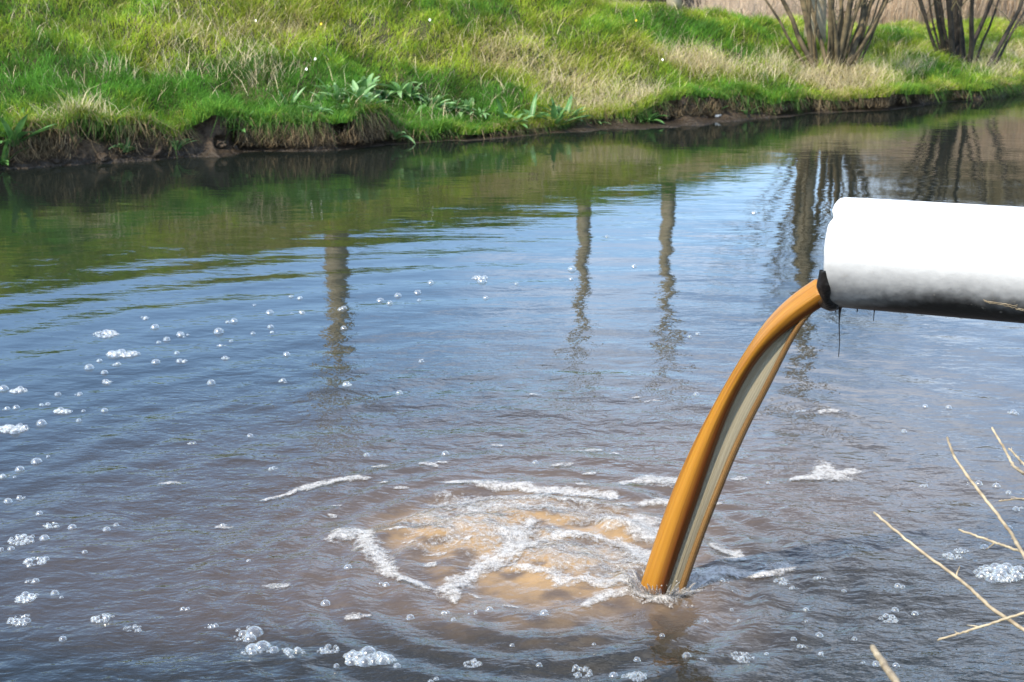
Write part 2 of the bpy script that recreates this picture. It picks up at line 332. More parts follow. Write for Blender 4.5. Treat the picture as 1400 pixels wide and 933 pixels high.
# ------------------------------------------------------------------ grass
def blades(name, P, up, h, w, lean, col, mt, label, cat, curve=0.5, lev=3):
    n = len(P); az = rng.uniform(0, 2 * math.pi, n); side = np.stack([np.cos(az), np.sin(az), np.zeros(n)], -1)
    d = np.asarray(lean); tip = P + up * h[:, None] + d * h[:, None]
    mid = P + up * (h * 0.55)[:, None] + d * (h * 0.55 * (1 - curve))[:, None]
    s = side * (w / 2)[:, None]
    V = np.stack([P - s, P + s, mid - s * 0.75, mid + s * 0.75, tip], 1).reshape(-1, 3)
    k = np.arange(n) * 5
    Q = np.stack([k, k + 1, k + 3, k + 2], -1); T = np.stack([k + 2, k + 3, k + 4], -1)
    me = mesh_np(name, V, [Q, T], False); set_color(me, 'col', np.repeat(col, 5, 0))
    o = obj(name, me, mt); tag(o, label, cat, kind='stuff'); return o
def gpx(px, py):   # (t, n) of a point on the bank seen at a pixel
    _, t, n_ = bank_hit(px, py); return t, n_
DRY = [(gpx(760, 110), .6, .75), (gpx(820, 130), .55, .9), (gpx(700, 70), .6, .6), (gpx(640, 90), .6, .5), (gpx(870, 60), .5, .5), (gpx(1060, 95), .5, .6), (gpx(1130, 115), .4, .75), (gpx(1180, 105), .4, .6), (gpx(1000, 100), .4, .5),
       (gpx(330, 30), .9, .75), (gpx(250, 50), .7, .6), (gpx(430, 40), .8, .55), (gpx(540, 60), .7, .5), (gpx(950, 90), .35, .6), (gpx(1230, 95), .4, .5), (gpx(1370, 95), .6, .8), (gpx(1390, 75), .6, .8), (gpx(130, 20), .4, .5)]
GREEN = [(gpx(200, 120), 1.0, .6), (gpx(60, 110), .8, .5), (gpx(400, 140), .9, .5), (gpx(560, 150), .7, .8), (gpx(660, 150), .6, .7), (gpx(980, 60), .5, .6), (gpx(900, 40), .5, .6), (gpx(1260, 90), .4, .6), (gpx(1080, 125), .4, .7), (gpx(660, 20), .5, .7), (gpx(880, 100), .3, .5), (gpx(1230, 60), .5, .6)]
def dryness(t, n_):
    v = (fbm(t * 1.1, n_ * 1.6, 101, 4) - 0.5) * 2.2 + (fbm(t * 4.5, n_ * 4.5, 105, 3) - 0.5) * 1.3
    for (c, s, a) in DRY: v = v + a * np.exp(-(((t - c[0]) / s) ** 2 + ((n_ - c[1]) / (s * 0.6)) ** 2))
    for (c, s, a) in GREEN: v = v - a * np.exp(-(((t - c[0]) / s) ** 2 + ((n_ - c[1]) / (s * 0.6)) ** 2))
    return v
def scatter(n, t0, t1, n0, n1):
    return rng.uniform(t0, t1, n), rng.uniform(n0, n1, n)
def slope_up(t, n_):
    e = 0.04; dz = (ztop(t, n_ + e) - ztop(t, n_ - e)) / (2 * e)
    v = np.concatenate([-(dz[:, None] * 0.5) * Nv, np.ones((len(t), 1))], -1); return v / np.linalg.norm(v, axis=1)[:, None]
NG = 420000
t, n_ = scatter(NG, -2.5, 14.5, -0.03, 4.4)
n_ = np.where(rng.random(NG) < 0.12, rng.uniform(-0.05, 0.12, NG), n_)
keep = n_ < np.interp(t, CR[:, 0], CR[:, 2]) + 1.0; t, n_ = t[keep], n_[keep]
keep = fbm(t * 2.4, n_ * 2.4 + 50, 111, 4) + 0.16 * rng.random(len(t)) > 0.30; t, n_ = t[keep], n_[keep]
lp = lip_h(t); keep = ~((n_ < 0.12) & (rng.random(len(t)) < 0.35)); t, n_ = t[keep], n_[keep]
P = bank_xyz(t, n_, ztop(t, np.maximum(n_, 0)) - 0.015)
d = dryness(t, n_); k = len(t)
isdry = (d + rng.normal(0, 0.6, k)) > 0.98
tuft = 0.5 + 1.1 * fbm(t * 3.3, n_ * 3.3, 121, 3)
hgt = np.where(isdry, rng.uniform(.06, .17, k), rng.uniform(.05, .13, k)) * tuft
lean_az = 2 * math.pi * fbm(t * 1.6, n_ * 1.6, 131, 3) * 1.6 + rng.normal(0, 1.5, k)
lm = np.where(isdry, rng.uniform(0.5, 1.6, k), rng.uniform(0.2, 0.9, k))
lean = np.stack([np.cos(lean_az) * lm, np.sin(lean_az) * lm, -0.25 * lm ** 2], -1)
lean[:, :2] += -Nv * 0.35 * lm[:, None]
wdt = rng.uniform(.005, .011, k)
yg = np.clip(d * 0.8 + 0.55 + rng.normal(0, .22, k), 0, 1)[:, None]
colg = np.array([0.085, 0.215, 0.026]) * (1 - yg) + np.array([0.33, 0.40, 0.035]) * yg
colg = colg * (rng.uniform(0.65, 1.3, k) * (0.35 + 1.35 * fbm(t * 5, n_ * 5, 151, 3)))[:, None]
cols = np.array([0.48, 0.39, 0.19]) * rng.uniform(0.6, 1.3, k)[:, None] + np.array([0.0, 0.03, -0.02]) * rng.random(k)[:, None]
gmask = ~isdry; up = slope_up(t, n_)
blades('bank_grass', P[gmask], up[gmask], hgt[gmask], wdt[gmask], lean[gmask], colg[gmask], M['grass'], 'fresh green grass covering the far bank slope', 'grass')
blades('dry_grass', P[isdry], up[isdry], hgt[isdry], wdt[isdry] * 0.8, lean[isdry], cols[isdry], M['straw'], 'straw-coloured dead grass matted among the green bank grass', 'dry grass')
# field grass beyond the crest
t, n_ = scatter(60000, -2, 22, 1.5, 11); nc = np.interp(t, CR[:, 0], CR[:, 2]); keep = n_ > nc + 0.6; t, n_ = t[keep], n_[keep]; k = len(t)
P = bank_xyz(t, n_, ztop(t, n_) - 0.01); up = np.tile([0, 0, 1.0], (k, 1)); la = rng.uniform(0, 6.28, k)
lean = np.stack([np.cos(la), np.sin(la), 0 * la], -1) * 0.4
blades('field_grass', P, up, rng.uniform(.05, .12, k), rng.uniform(.012, .022, k), lean, np.array([0.16, 0.23, 0.03]) * rng.uniform(.75, 1.25, k)[:, None], M['grass'], 'short yellow-green grass of the field beyond the bank crest', 'grass')
# dead tufts hanging over the eroded edge, roots
k = 34000; t = rng.uniform(-2, 14, k); t = t[rng.random(k) < np.clip(lip_h(t) / 0.3, 0.1, 1) * smooth(.3, .62, fbm(t * 4, t * 0, 141, 3))]; k = len(t)
hl = lip_h(t); f = rng.uniform(0.25, 1.0, k); P = bank_xyz(t, rng.uniform(-0.05, 0.03, k), hl * f)
up = np.tile([0, 0, -1.0], (k, 1)); la = rng.normal(0, .7, k)
lean = np.outer(la, np.array([Tv[0], Tv[1], 0])) + np.outer(rng.uniform(0.05, .5, k), np.array([-Nv[0], -Nv[1], 0.25]))
brown = rng.random(k)[:, None]
blades('hanging_roots', P, up, hl * f * rng.uniform(.15, .8, k), rng.uniform(.003, .007, k), lean, np.array([.24, .175, .095]) * (.2 + 1.1 * brown ** 2), M['straw'], 'dead grass and roots hanging over the eroded earth edge', 'roots')
k = 26000; t = rng.uniform(-2, 14, k); t = t[rng.random(k) < smooth(.32, .6, fbm(t * 3.4 + 8, t * 0, 142, 4))]; k = len(t); hl = lip_h(t)
P = bank_xyz(t, rng.uniform(-.03, .14, k), hl + rng.uniform(-.03, .01, k)); brn = rng.random(k) < .12 + .55 * smooth(.45, .62, fbm(t * 2.2, t * 0, 143, 3))
mg = rng.uniform(.2, 1.3, k); lean = np.outer(mg, np.array([-Nv[0], -Nv[1], 0])) + np.outer(rng.normal(0, .6, k), np.array([Tv[0], Tv[1], 0])); lean[:, 2] = -rng.uniform(.2, 2.2, k)
col = np.where(brn[:, None], np.array([.3, .225, .115]), np.array([.09, .2, .03])) * rng.uniform(.45, 1.3, k)[:, None]
blades('lip_fringe', P, np.tile([0, 0, 1.0], (k, 1)), rng.uniform(.06, .20, k), rng.uniform(.004, .010, k), lean, col, M['grass'], 'green and dead grass drooping over the lip of the bank', 'grass', curve=.7)
# tall straw tussocks (right, under the willow, and mid slope)
tt = []; 
for (px, py, cnt, sp) in [(1150, 115, 620, .45), (1185, 108, 420, .4), (1110, 108, 320, .4), (1060, 95, 320, .4), (940, 92, 500, .25), (970, 96, 350, .2), (1010, 105, 260, .35), (770, 120, 420, .6), (820, 140, 500, .5), (700, 80, 320, .6), (300, 60, 320, .7), (240, 110, 60, .25), (150, 105, 60, .2), (350, 105, 200, .3), (120, 172, 120, .35), (90, 190, 80, .25), (860, 150, 400, .3), (1240, 100, 300, .3), (1360, 100, 350, .5), (1390, 85, 450, .6)]:
    c = gpx(px, py); tt.append(np.stack([rng.normal(c[0], sp * .6, cnt), np.maximum(rng.normal(c[1], sp * .35, cnt), 0.02)], -1))
q_ = rng.uniform(0, 1, (5200, 2)) * [13.5, 3.4] + [-1.2, .03]; q_ = q_[fbm(q_[:, 0] * 2.5, q_[:, 1] * 3, 171, 3) > .5]; tt.append(q_)
tt = np.vstack(tt); k = len(tt); P = bank_xyz(tt[:, 0], tt[:, 1], ztop(tt[:, 0], tt[:, 1]) - .01); up = np.tile([0, 0, 1.0], (k, 1))
la = rng.uniform(0, 6.28, k); mg = rng.uniform(.3, 1.3, k); lean = np.stack([np.cos(la) * mg, np.sin(la) * mg, -.2 * mg ** 2], -1)
blades('straw_tussocks', P, up, rng.uniform(.10, .30, k), rng.uniform(.003, .007, k), lean, np.array([.58, .49, .30]) * rng.uniform(.6, 1.2, k)[:, None], M['straw'], 'pale bleached grass stalks standing in tussocks on the bank', 'dry grass', curve=.35)
# reed bed behind the crest
k = 100000; t = rng.uniform(9.3, 30, k); n_ = rng.uniform(2.6, 11, k); n_ = n_ + np.interp(t, [8.6, 10, 30], [1.6, .3, 0]); P = bank_xyz(t, n_, ztop(t, n_) - .02); kp = P[:, 0] > .142 * P[:, 1] + rng.normal(0, .18, k); t, n_, P = t[kp], n_[kp], P[kp]; k = len(t)
hh = rng.uniform(.7, 1.25, k) * np.interp(t, [8.6, 10.5, 13, 16], [.35, .55, .95, 1.2]); la = rng.uniform(0, 6.28, k); mg = rng.uniform(.05, .75, k)
blades('reed_bed', P, np.tile([0, 0, 1.0], (k, 1)), hh, rng.uniform(.006, .014, k), np.stack([np.cos(la) * mg, np.sin(la) * mg, -.2 * mg], -1), np.array([.45, .34, .23]) * rng.uniform(.8, 1.15, k)[:, None], M['straw'], 'pinkish-brown dead reeds standing behind the bank crest', 'reeds')
# dark hedge far behind
k = 26000; hx = rng.uniform(-14, 46, k); hy = 37 + 0.12 * hx + rng.normal(0, .9, k); P = np.stack([hx, hy, hx * 0 - .35], -1)
la = rng.uniform(0, 6.28, k); mg = rng.uniform(.1, .7, k)
blades('distant_hedge', P, np.tile([0, 0, 1.0], (k, 1)), rng.uniform(1.2, 3.6, k), rng.uniform(.02, .05, k), np.stack([np.cos(la) * mg, np.sin(la) * mg, 0 * mg], -1), np.array([.10, .088, .078]) * rng.uniform(.5, 1.4, k)[:, None], M['straw'], 'leafless grey-brown hedge across the field', 'hedge')

k = 42000; hx = rng.uniform(0, 1, k) ** 1.1 * 24 + 6.3; hy = 25.5 + 0.1 * hx + rng.normal(0, 1.1, k); P = np.stack([hx, hy, hx * 0 - .1], -1)
la = rng.uniform(0, 6.28, k); mg = rng.uniform(.05, .45, k); ht = rng.uniform(1.4, 4.6, k) * (.6 + .4 * smooth(6.3, 9, hx)) * (.75 + .5 * vnoise(hx * .8, hx * 0, 161))
blades('willow_thicket', P, np.tile([0, 0, 1.0], (k, 1)), ht, rng.uniform(.012, .03, k), np.stack([np.cos(la) * mg, np.sin(la) * mg, 0 * mg], -1), np.array([.17, .14, .075]) * rng.uniform(.5, 1.4, k)[:, None], M['straw'], 'olive-brown thicket of leafless willow shoots behind the reeds', 'thicket')

# ------------------------------------------------------------------ broad-leaved plants at the water's edge
def leaf_mesh(name, L_, W_, droop, mt):
    r = 9; V = []
    for i in range(r):
        u = i / (r - 1); w = W_ * math.sin(math.pi * min(1, 0.04 + u * 0.98)) ** 0.75 * (1 - 0.45 * u) * 1.2
        y = L_ * (u - 0.25 * droop * u * u); z = L_ * (0.55 * u - droop * u * u)
        wave = 0.07 * W_ * math.sin(u * 14)
        for s in (-1, -.5, 0, .5, 1): V.append((s * w, y, z + abs(s) * w * 0.45 + wave * s))
    me = mesh_np(name, np.array(V), [grid_faces(r, 5)], True); me.materials.append(mt); return me
LEAF = [leaf_mesh('leaf', L_, W_, dr, mt) for (L_, W_, dr, mt) in [(.26, .026, .35, M['leaf']), (.22, .028, .7, M['leaf']), (.30, .025, .2, M['leaf_dark']), (.20, .027, .5, M['leaf_dark'])]]
def plant(px, py, size, nl, label, group=None, drop=0.0, dark=False):
    P, t, n_ = bank_hit(px, py)
    r = empty('broad_leaved_plant', tuple(P - np.array([0, 0, drop])), random.uniform(0, 6.28)); tag(r, label, 'plant', group)
    for i in range(nl + 4):
        me = LEAF[random.choice([2, 3]) if dark else random.choice([0, 1, 0, 1, 3])]
        o = obj('leaf', me, None, r); a = i * 2.4 + random.uniform(-.3, .3)
        o.rotation_euler = (random.uniform(-.1, .75), random.uniform(-.25, .25), a); s = size * 1.05 * random.uniform(.65, 1.15); o.scale = (s, s, s)
        o.location = (math.cos(a) * .015, math.sin(a) * .015, -0.005)
lab_line = 'pale green broad-leaved plant in the row along the bank lip'
lab_water = 'broad-leaved plant growing low at the foot of the far bank'
plant(20, 200, 1.5, 11, 'tall broad-leaved plant beside the dark undercut earth edge', dark=True)
plant(5, 225, 1.2, 7, 'low broad-leaved plant touching the water beside the undercut edge', dark=True)
plant(242, 205, .9, 7, 'bright green leaf rosette growing on the bare mud wall')
plant(172, 208, .8, 6, 'sparse leaf rosette among dead roots on the earth wall')
for (px, py, s) in [(440, 142, .95), (462, 138, 1.0), (490, 140, 1.1), (512, 132, .9), (530, 136, .95), (548, 128, 1.0), (575, 140, .9), (592, 150, 1.0), (612, 154, .9), (640, 158, 1.0), (655, 160, .8), (470, 152, .85), (450, 130, .8), (476, 128, .9), (500, 128, .9), (522, 145, .9), (560, 136, .9), (584, 142, .9), (602, 160, .8), (626, 150, .9), (500, 150, .8), (435, 155, .8)]:
    plant(px, py, s * random.uniform(.8, 1.25), 9, lab_line, 'leafy plants along the bank lip')
plant(540, 190, 1.2, 9, 'leafy plant beside the small dark hole in the bank foot')
plant(395, 150, .8, 6, lab_line, 'leafy plants along the bank lip', dark=True)
plant(330, 180, .9, 6, 'leafy plant rooted in the crumbling earth over the water', dark=True)
for (px, py, s) in [(705, 172, .9), (725, 168, .9), (760, 172, 1.0), (772, 165, .9), (690, 168, .7), (785, 168, .7), (815, 170, .6)]:
    plant(px, py, s * 1.25, 8, lab_water, 'leafy plants at the waterline', dark=random.random() < .4)
plant(885, 168, 1.25, 12, 'dense leafy clump standing on the muddy shelf', dark=True)
plant(1022, 160, .9, 7, 'pale leafy plant over a dark hollow in the low bank')
plant(985, 152, .6, 5, 'small leafy plant on the brown low bank by the white scrap', dark=True)
# daisies, dandelions, scrap
def flower(px, py, colour, label, group):
    P, t, n_ = bank_hit(px, py); r = empty('flower', tuple(P)); tag(r, label, 'flower', group)
    s = Soup(); s.tube([(0, 0, -.01), (0.004, 0, .06), (0, .004, .13)], .0022, 5); obj('stem', s.mesh('stem'), M['leaf_dark'], r)
    bm = bmesh.new(); np_ = 12
    for i in range(np_):
        a = i / np_ * 6.283; c, s_ = math.cos(a), math.sin(a); v = [bm.verts.new(q) for q in ((c * .004 - s_ * .004, s_ * .004 + c * .004, .131), (c * .022 - s_ * .005, s_ * .022 + c * .005, .136), (c * .022 + s_ * .005, s_ * .022 - c * .005, .136), (c * .004 + s_ * .004, s_ * .004 - c * .004, .131))]; bm.faces.new(v)
    me = bpy.data.meshes.new('petals'); bm.to_mesh(me); bm.free(); q = obj('petals', me, M['petal'] if colour == 'w' else M['yellow'], r); 
    bm = bmesh.new(); bmesh.ops.create_icosphere(bm, subdivisions=1, radius=.008, matrix=Matrix.Translation((0, 0, .134)) @ Matrix.Diagonal((1, 1, .5, 1))); me = bpy.data.meshes.new('flower_head'); bm.to_mesh(me); bm.free(); obj('flower_head', me, M['yellow'], r)
    for ch in r.children: ch.rotation_euler = (0.7, 0, 0)
    r.scale = (.45, .45, .8)
for px, py in [(351, 40), (432, 92), (588, 38), (420, 106), (905, 92)]: flower(px, py, 'w', 'small white daisy in the far bank grass', 'daisies in the grass')
for px, py in [(440, 44), (869, 38)]: flower(px, py, 'y', 'small yellow dandelion in the far bank grass', 'dandelions in the grass')
P, t, n_ = bank_hit(982, 160); bm = bmesh.new(); bmesh.ops.create_cube(bm, size=1); bmesh.ops.scale(bm, vec=(.075, .03, .035), verts=bm.verts); bmesh.ops.bevel(bm, geom=bm.edges[:], offset=.006, segments=2, affect='EDGES')
for v in bm.verts: v.co += Vector((random.uniform(-.004, .004), random.uniform(-.004, .004), random.uniform(-.006, .006)))
me = bpy.data.meshes.new('plastic_scrap'); bm.to_mesh(me); bm.free(); o = obj('plastic_scrap', me, M['litter'], None, tuple(P + np.array([0, -.02, .01]))); tag(o, 'small white scrap of plastic on the muddy bank', 'litter')
# clods of earth slumped along the foot of the bank
def clod_mesh(seed):
    bm = bmesh.new(); bmesh.ops.create_icosphere(bm, subdivisions=2, radius=1); r_ = random.Random(seed)
    for v in bm.verts: v.co *= 0.75 + 0.5 * r_.random()
    for v in bm.verts: v.co.z *= .6
    me = bpy.data.meshes.new('clod'); bm.to_mesh(me); bm.free(); set_float(me, 'soil', np.ones(len(me.vertices))); me.materials.append(M['bank']); return me
CL = [clod_mesh(i) for i in range(4)]
for px, py, s in [(300, 200, .06), (285, 206, .04), (322, 204, .035), (850, 166, .07), (872, 150, .08), (910, 158, .06), (945, 150, .07), (960, 162, .05), (1005, 148, .08), (660, 180, .05), (840, 158, .06), (935, 138, .07), (925, 132, .06), (1070, 150, .05), (75, 222, .05), (140, 214, .05), (215, 208, .05), (700, 178, .04)]:
    P, t, n_ = bank_hit(px, py); o = obj('earth_clod', random.choice(CL), None, None, tuple(P)); o.scale = (s * 1.3, s, s); o.rotation_euler = (random.random(), random.random(), random.random() * 6)
    tag(o, 'crumbled clod of brown earth at the foot of the far bank', 'clod', 'earth clods along the bank foot')

# ------------------------------------------------------------------ trees
def wander(p0, d0, L_, seg, wob, gravity=0.0):
    pts = [np.array(p0, float)]; d = np.array(d0, float); d /= np.linalg.norm(d)
    for i in range(seg):
        d = d + rng.normal(0, wob, 3) + np.array([0, 0, gravity]); d /= np.linalg.norm(d); pts.append(pts[-1] + d * L_ / seg)
    return np.array(pts), d
def crown(soup, pts, r0, r1, levels, nb, L_, spread=.8, grav=.05):
    for k in range(nb):
        u = rng.uniform(.3, 1); i = int(u * (len(pts) - 1)); base = pts[i]; tan = pts[min(i + 1, len(pts) - 1)] - pts[max(i - 1, 0)]; tan /= np.linalg.norm(tan)
        dd = tan + rng.normal(0, spread, 3); l = L_ * rng.uniform(.5, 1.1)
        q, _ = wander(base, dd, l, 5, .13, grav); ra = r0 + (r1 - r0) * u; soup.tube(q, np.linspace(ra * .55, ra * .18, 6), 5 if levels > 1 else 3, False)
        if levels > 1: crown(soup, q, ra * .5, ra * .2, levels - 1, nb, L_ * .55, spread, grav)
def trunk_tree(name, base, h, r, lean, label, mt=M['bark_pale'], crown_from=.6):
    root = empty(name, tuple(base)); tag(root, label, 'tree')
    p, _ = wander((0, 0, -.15), (lean, 0, 1), h, 14, .025, .02); rad = r * (1 - .5 * np.linspace(0, 1, 15)) ; rad[0] = r * 1.35; rad[1] = r * 1.12
    s = Soup(); s.tube(p, rad, 12); me = s.mesh('trunk'); obj('trunk', me, mt, root)
    s = Soup(); crown(s, p[int(15 * crown_from):], r * .6, r * .3, 3, 6, h * .33, .6, .05); obj('crown', s.mesh('crown'), M['twigs_fine'], root); return root
def tree_at(px, Yd, h_reflect, **k):
    X_ = (px - 700) / FPX * (Yd * cP + 1.0 * sP); t, m_ = tm(np.array([X_, Yd])); n_ = m_ - wline(np.array([t]))[0]
    return np.array([X_, Yd, float(ztop(np.array([t]), np.array([n_]))[0])])
trunk_tree('bank_tree', tree_at(449, 16.0, 0), 7.5, .115, 0.01, 'stout pale tree on the high end of the bank crest, mirrored in the water')
trunk_tree('bank_tree', tree_at(803, 16.9, 0), 7.0, .072, 0.0, 'slim pale tree on the crest where the bank drops lower', )
trunk_tree('bank_tree', tree_at(921, 17.1, 0), 7.0, .075, 0.0, 'slim pale tree with its base showing on the low grassy crest')
trunk_tree('bank_tree', tree_at(1116, 17.4, 0), 7.2, .11, 0.02, 'pale straight tree behind the many-stemmed willow')
def willow(px, py, stems, label, mt, hgt, sizes):
    stems = [(a_ * (.9 if a_ < .7 else 1), b_ * .85, c_ * .66) for a_, b_, c_ in stems] + [(a_ * .8 + rng.normal(0, .15), b_ + rng.normal(0, .06), c_ * .36) for a_, b_, c_ in stems]
    P, t, n_ = bank_hit(px, py); root = empty('willow_bush', tuple(P)); tag(root, label, 'willow'); s2 = Soup()
    for (dx, off, r_) in stems:
        s = Soup(); h = hgt * rng.uniform(.85, 1.1)
        p, _ = wander((off, rng.uniform(-.12, .12), -.12), (dx, rng.normal(0, .18), 1), h, 12, .07, .05); rad = np.linspace(r_ * 1.15, r_ * .4, 13); rad[0] *= 1.3
        s.tube(p, rad, 8); obj('stem', s.mesh('stem'), mt, root); crown(s2, p, r_ * .7, r_ * .3, 3, 4, h * .42, .5, .06)
    obj('crown', s2.mesh('crown'), M['twigs_fine'], root)
willow(1140, 92, [(-.55, -.22, .045), (-.32, -.20, .06), (-.15, -.1, .035), (.05, .02, .05), (.12, .07, .045), (.18, .0, .04), (.3, .12, .055), (.42, .15, .05), (.6, .2, .035), (-.25, -.26, .03), (.25, .18, .03), (-.02, -.04, .055), (.5, .1, .03)], 'many-stemmed willow on the bank above pale dry grass', M['bark'], 2.6, 1)
willow(1312, 88, [(-.4, -.12, .045), (-.2, -.08, .06), (-.05, 0, .07), (.02, .05, .06), (.1, .1, .05), (-.6, -.14, .035), (.22, .12, .045), (-.1, -.05, .05), (.75, .3, .045)], 'dark willow stump thicket with one stem leaning away over the field', M['bark_dark'], 2.4, 1)
# background wood
protos = []
for i in range(3):
    r_ = empty('bare_tree', (0, 0, -50)); hh = [7.5, 9, 6.5][i]; p, _ = wander((0, 0, -.2), (0, 0, 1), hh, 10, .04, .03); s = Soup(); s.tube(p, np.linspace(.13, .03, 11), 7); obj('trunk', s.mesh('trunk'), M['bark'], r_)
    s = Soup(); crown(s, p[2:], .07, .03, 3, 6, hh * .32, .6, .03); obj('crown', s.mesh('crown'), M['twigs_fine'], r_); protos.append(r_)
used = set()
for i in range(30):
    pr = protos[i % 3]; x = 13 + i * 1.15 + random.uniform(-.6, .6); y = random.uniform(36, 48) - 0.15 * i
    if i in used or i >= 3:
        r_ = pr.copy(); C.objects.link(r_)
        for ch in list(pr.children): c = ch.copy(); C.objects.link(c); c.parent = r_
    else: r_ = pr
    r_.location = (x, y, -.3); r_.rotation_euler = (0, 0, random.uniform(0, 6.28)); s = random.uniform(.8, 1.25); r_.scale = (s, s, s)
    tag(r_, 'leafless tree of the wood beyond the reeds', 'tree', 'bare trees of the background wood')

# ------------------------------------------------------------------ pipe
AX = np.array([math.cos(R(26.5)), -math.sin(R(26.5)), 0.0])          # from the mouth back to the near bank
SD = np.array([-AX[1] * -1, 0, 0]); SD = np.array([-math.sin(R(26.5)), -math.cos(R(26.5)), 0.0])   # across, towards the camera
jet_end = np.array([*PL, 0.0])
# mouth: the jet leaves along -AX; its start lies in the vertical plane through PL along AX and on the ray of the mouth
d0 = ray(1124, 397); A_ = np.array([[d0[0], -AX[0]], [d0[1], -AX[1]]]); kk, back = np.linalg.solve(A_, PL)
J0 = np.array([0, 0, CAM_H]) + d0 * kk                                # jet centre at the mouth
PR = 0.0375 * 1; 
dist0 = depth_of(J0); PR = 74.0 / FPX * dist0                         # pipe radius
EC = J0 + np.array([0, 0, PR * 0.66 + .013]) + AX * 0.035                    # mouth centre
m, n, out = mat('pipe_paint'); lk = n.links.new; M['pipe'] = m
b = N(n, 'ShaderNodeBsdfPrincipled'); b.inputs['Roughness'].default_value = 0.42; b.inputs['Specular IOR Level'].default_value = 0.35
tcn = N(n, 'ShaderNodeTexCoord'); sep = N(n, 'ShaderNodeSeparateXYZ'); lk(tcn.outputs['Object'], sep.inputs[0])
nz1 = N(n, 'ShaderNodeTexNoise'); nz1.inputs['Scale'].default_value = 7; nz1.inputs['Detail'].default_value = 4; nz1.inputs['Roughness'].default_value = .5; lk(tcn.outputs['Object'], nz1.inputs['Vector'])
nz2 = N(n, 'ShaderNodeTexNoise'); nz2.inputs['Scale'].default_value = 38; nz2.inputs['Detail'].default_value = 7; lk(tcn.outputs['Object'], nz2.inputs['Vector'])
def mth(op, a, bb, clamp=False):
    x = N(n, 'ShaderNodeMath', operation=op, use_clamp=clamp)
    for i, q in enumerate((a, bb)):
        if hasattr(q, 'links'): lk(q, x.inputs[i])
        else: x.inputs[i].default_value = q
    return x.outputs[0]
# tar coating the underside: edge height wanders with noise, climbs with distance from the mouth
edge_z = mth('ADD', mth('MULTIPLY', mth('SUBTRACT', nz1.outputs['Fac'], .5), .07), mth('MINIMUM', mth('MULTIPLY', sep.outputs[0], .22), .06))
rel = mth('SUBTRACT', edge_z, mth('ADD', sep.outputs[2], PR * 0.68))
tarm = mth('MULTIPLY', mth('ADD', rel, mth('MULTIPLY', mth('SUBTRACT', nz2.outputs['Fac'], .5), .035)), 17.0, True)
grad = mth('MULTIPLY', mth('ADD', mth('MULTIPLY', sep.outputs[2], -1 / PR), .28), 1.3, True)  # shading of the lower half painted into the pipe colour, mottled with grime
grime_shade = mth('MULTIPLY', grad, mth('ADD', .62, mth('ADD', mth('MULTIPLY', nz1.outputs['Fac'], .55), mth('MULTIPLY', mth('SUBTRACT', nz2.outputs['Fac'], .5), .45))), True)
c1 = N(n, 'ShaderNodeMix', data_type='RGBA'); c1.inputs[6].default_value = (.44, .437, .42, 1); c1.inputs[7].default_value = (.085, .085, .085, 1); lk(grime_shade, c1.inputs[0])
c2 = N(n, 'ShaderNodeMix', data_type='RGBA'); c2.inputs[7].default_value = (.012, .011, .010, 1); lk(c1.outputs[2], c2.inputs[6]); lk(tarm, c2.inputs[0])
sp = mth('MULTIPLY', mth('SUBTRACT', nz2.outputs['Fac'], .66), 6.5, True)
c3 = N(n, 'ShaderNodeMix', data_type='RGBA'); c3.inputs[7].default_value = (.22, .2, .17, 1); lk(c2.outputs[2], c3.inputs[6]); lk(mth('MULTIPLY', sp, grime_shade), c3.inputs[0])
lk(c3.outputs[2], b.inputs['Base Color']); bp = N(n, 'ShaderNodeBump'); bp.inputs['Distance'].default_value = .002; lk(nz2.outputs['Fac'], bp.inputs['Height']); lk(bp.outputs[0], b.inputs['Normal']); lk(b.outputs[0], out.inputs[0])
M['tar'] = simple('tar', (.010, .008, .007), .28, noise=.4, nscale=30, bump=.01, spec=.5)
pipe = empty('discharge_pipe', tuple(EC)); pipe.rotation_euler = (0, -R(1.6), -R(26.5)); tag(pipe, 'wide white pipe with black tarry underside jutting over the river', 'pipe')
na = 96; ang = np.arange(na) / na * 2 * math.pi                      # local: x back along the pipe, y away, z up
nick = 0.05 * np.exp(-((((ang - 2.25 + math.pi) % (2 * math.pi)) - math.pi) / .12) ** 2)
wob = .006 * (fbm(np.cos(ang) * 3 + 5, np.sin(ang) * 3 + 5, 201, 3) - .5)
# angle convention: y=cos, z=sin ; the camera side is y<0, the nick sits high on that side
def ringp(x, r): return np.stack([np.broadcast_to(x, (na,)), np.cos(ang) * r, np.sin(ang) * r], -1)
mouth = wob + 0.5 * nick * .4
wall = .011
prof = [(.35, PR - wall), (.03, PR - wall), (.004, PR - wall + .001), (0.0, PR - wall * .5), (.003, PR - .0025), (.012, PR), (.06, PR + .0006), (.20, PR), (.45, PR), (1.0, PR), (1.6, PR), (2.4, PR), (3.6, PR)]
V = np.concatenate([ringp(x + mouth * (1 if x < .2 else 0), r + (0.0015 * (fbm(np.cos(ang) * 2 + x * 3, np.sin(ang) * 2, 203, 2) - .5) if x > .1 else 0)) for x, r in prof])
bl = obj('barrel', mesh_np('barrel', V, [grid_faces(len(prof), na, True)], True), M['pipe'], pipe)
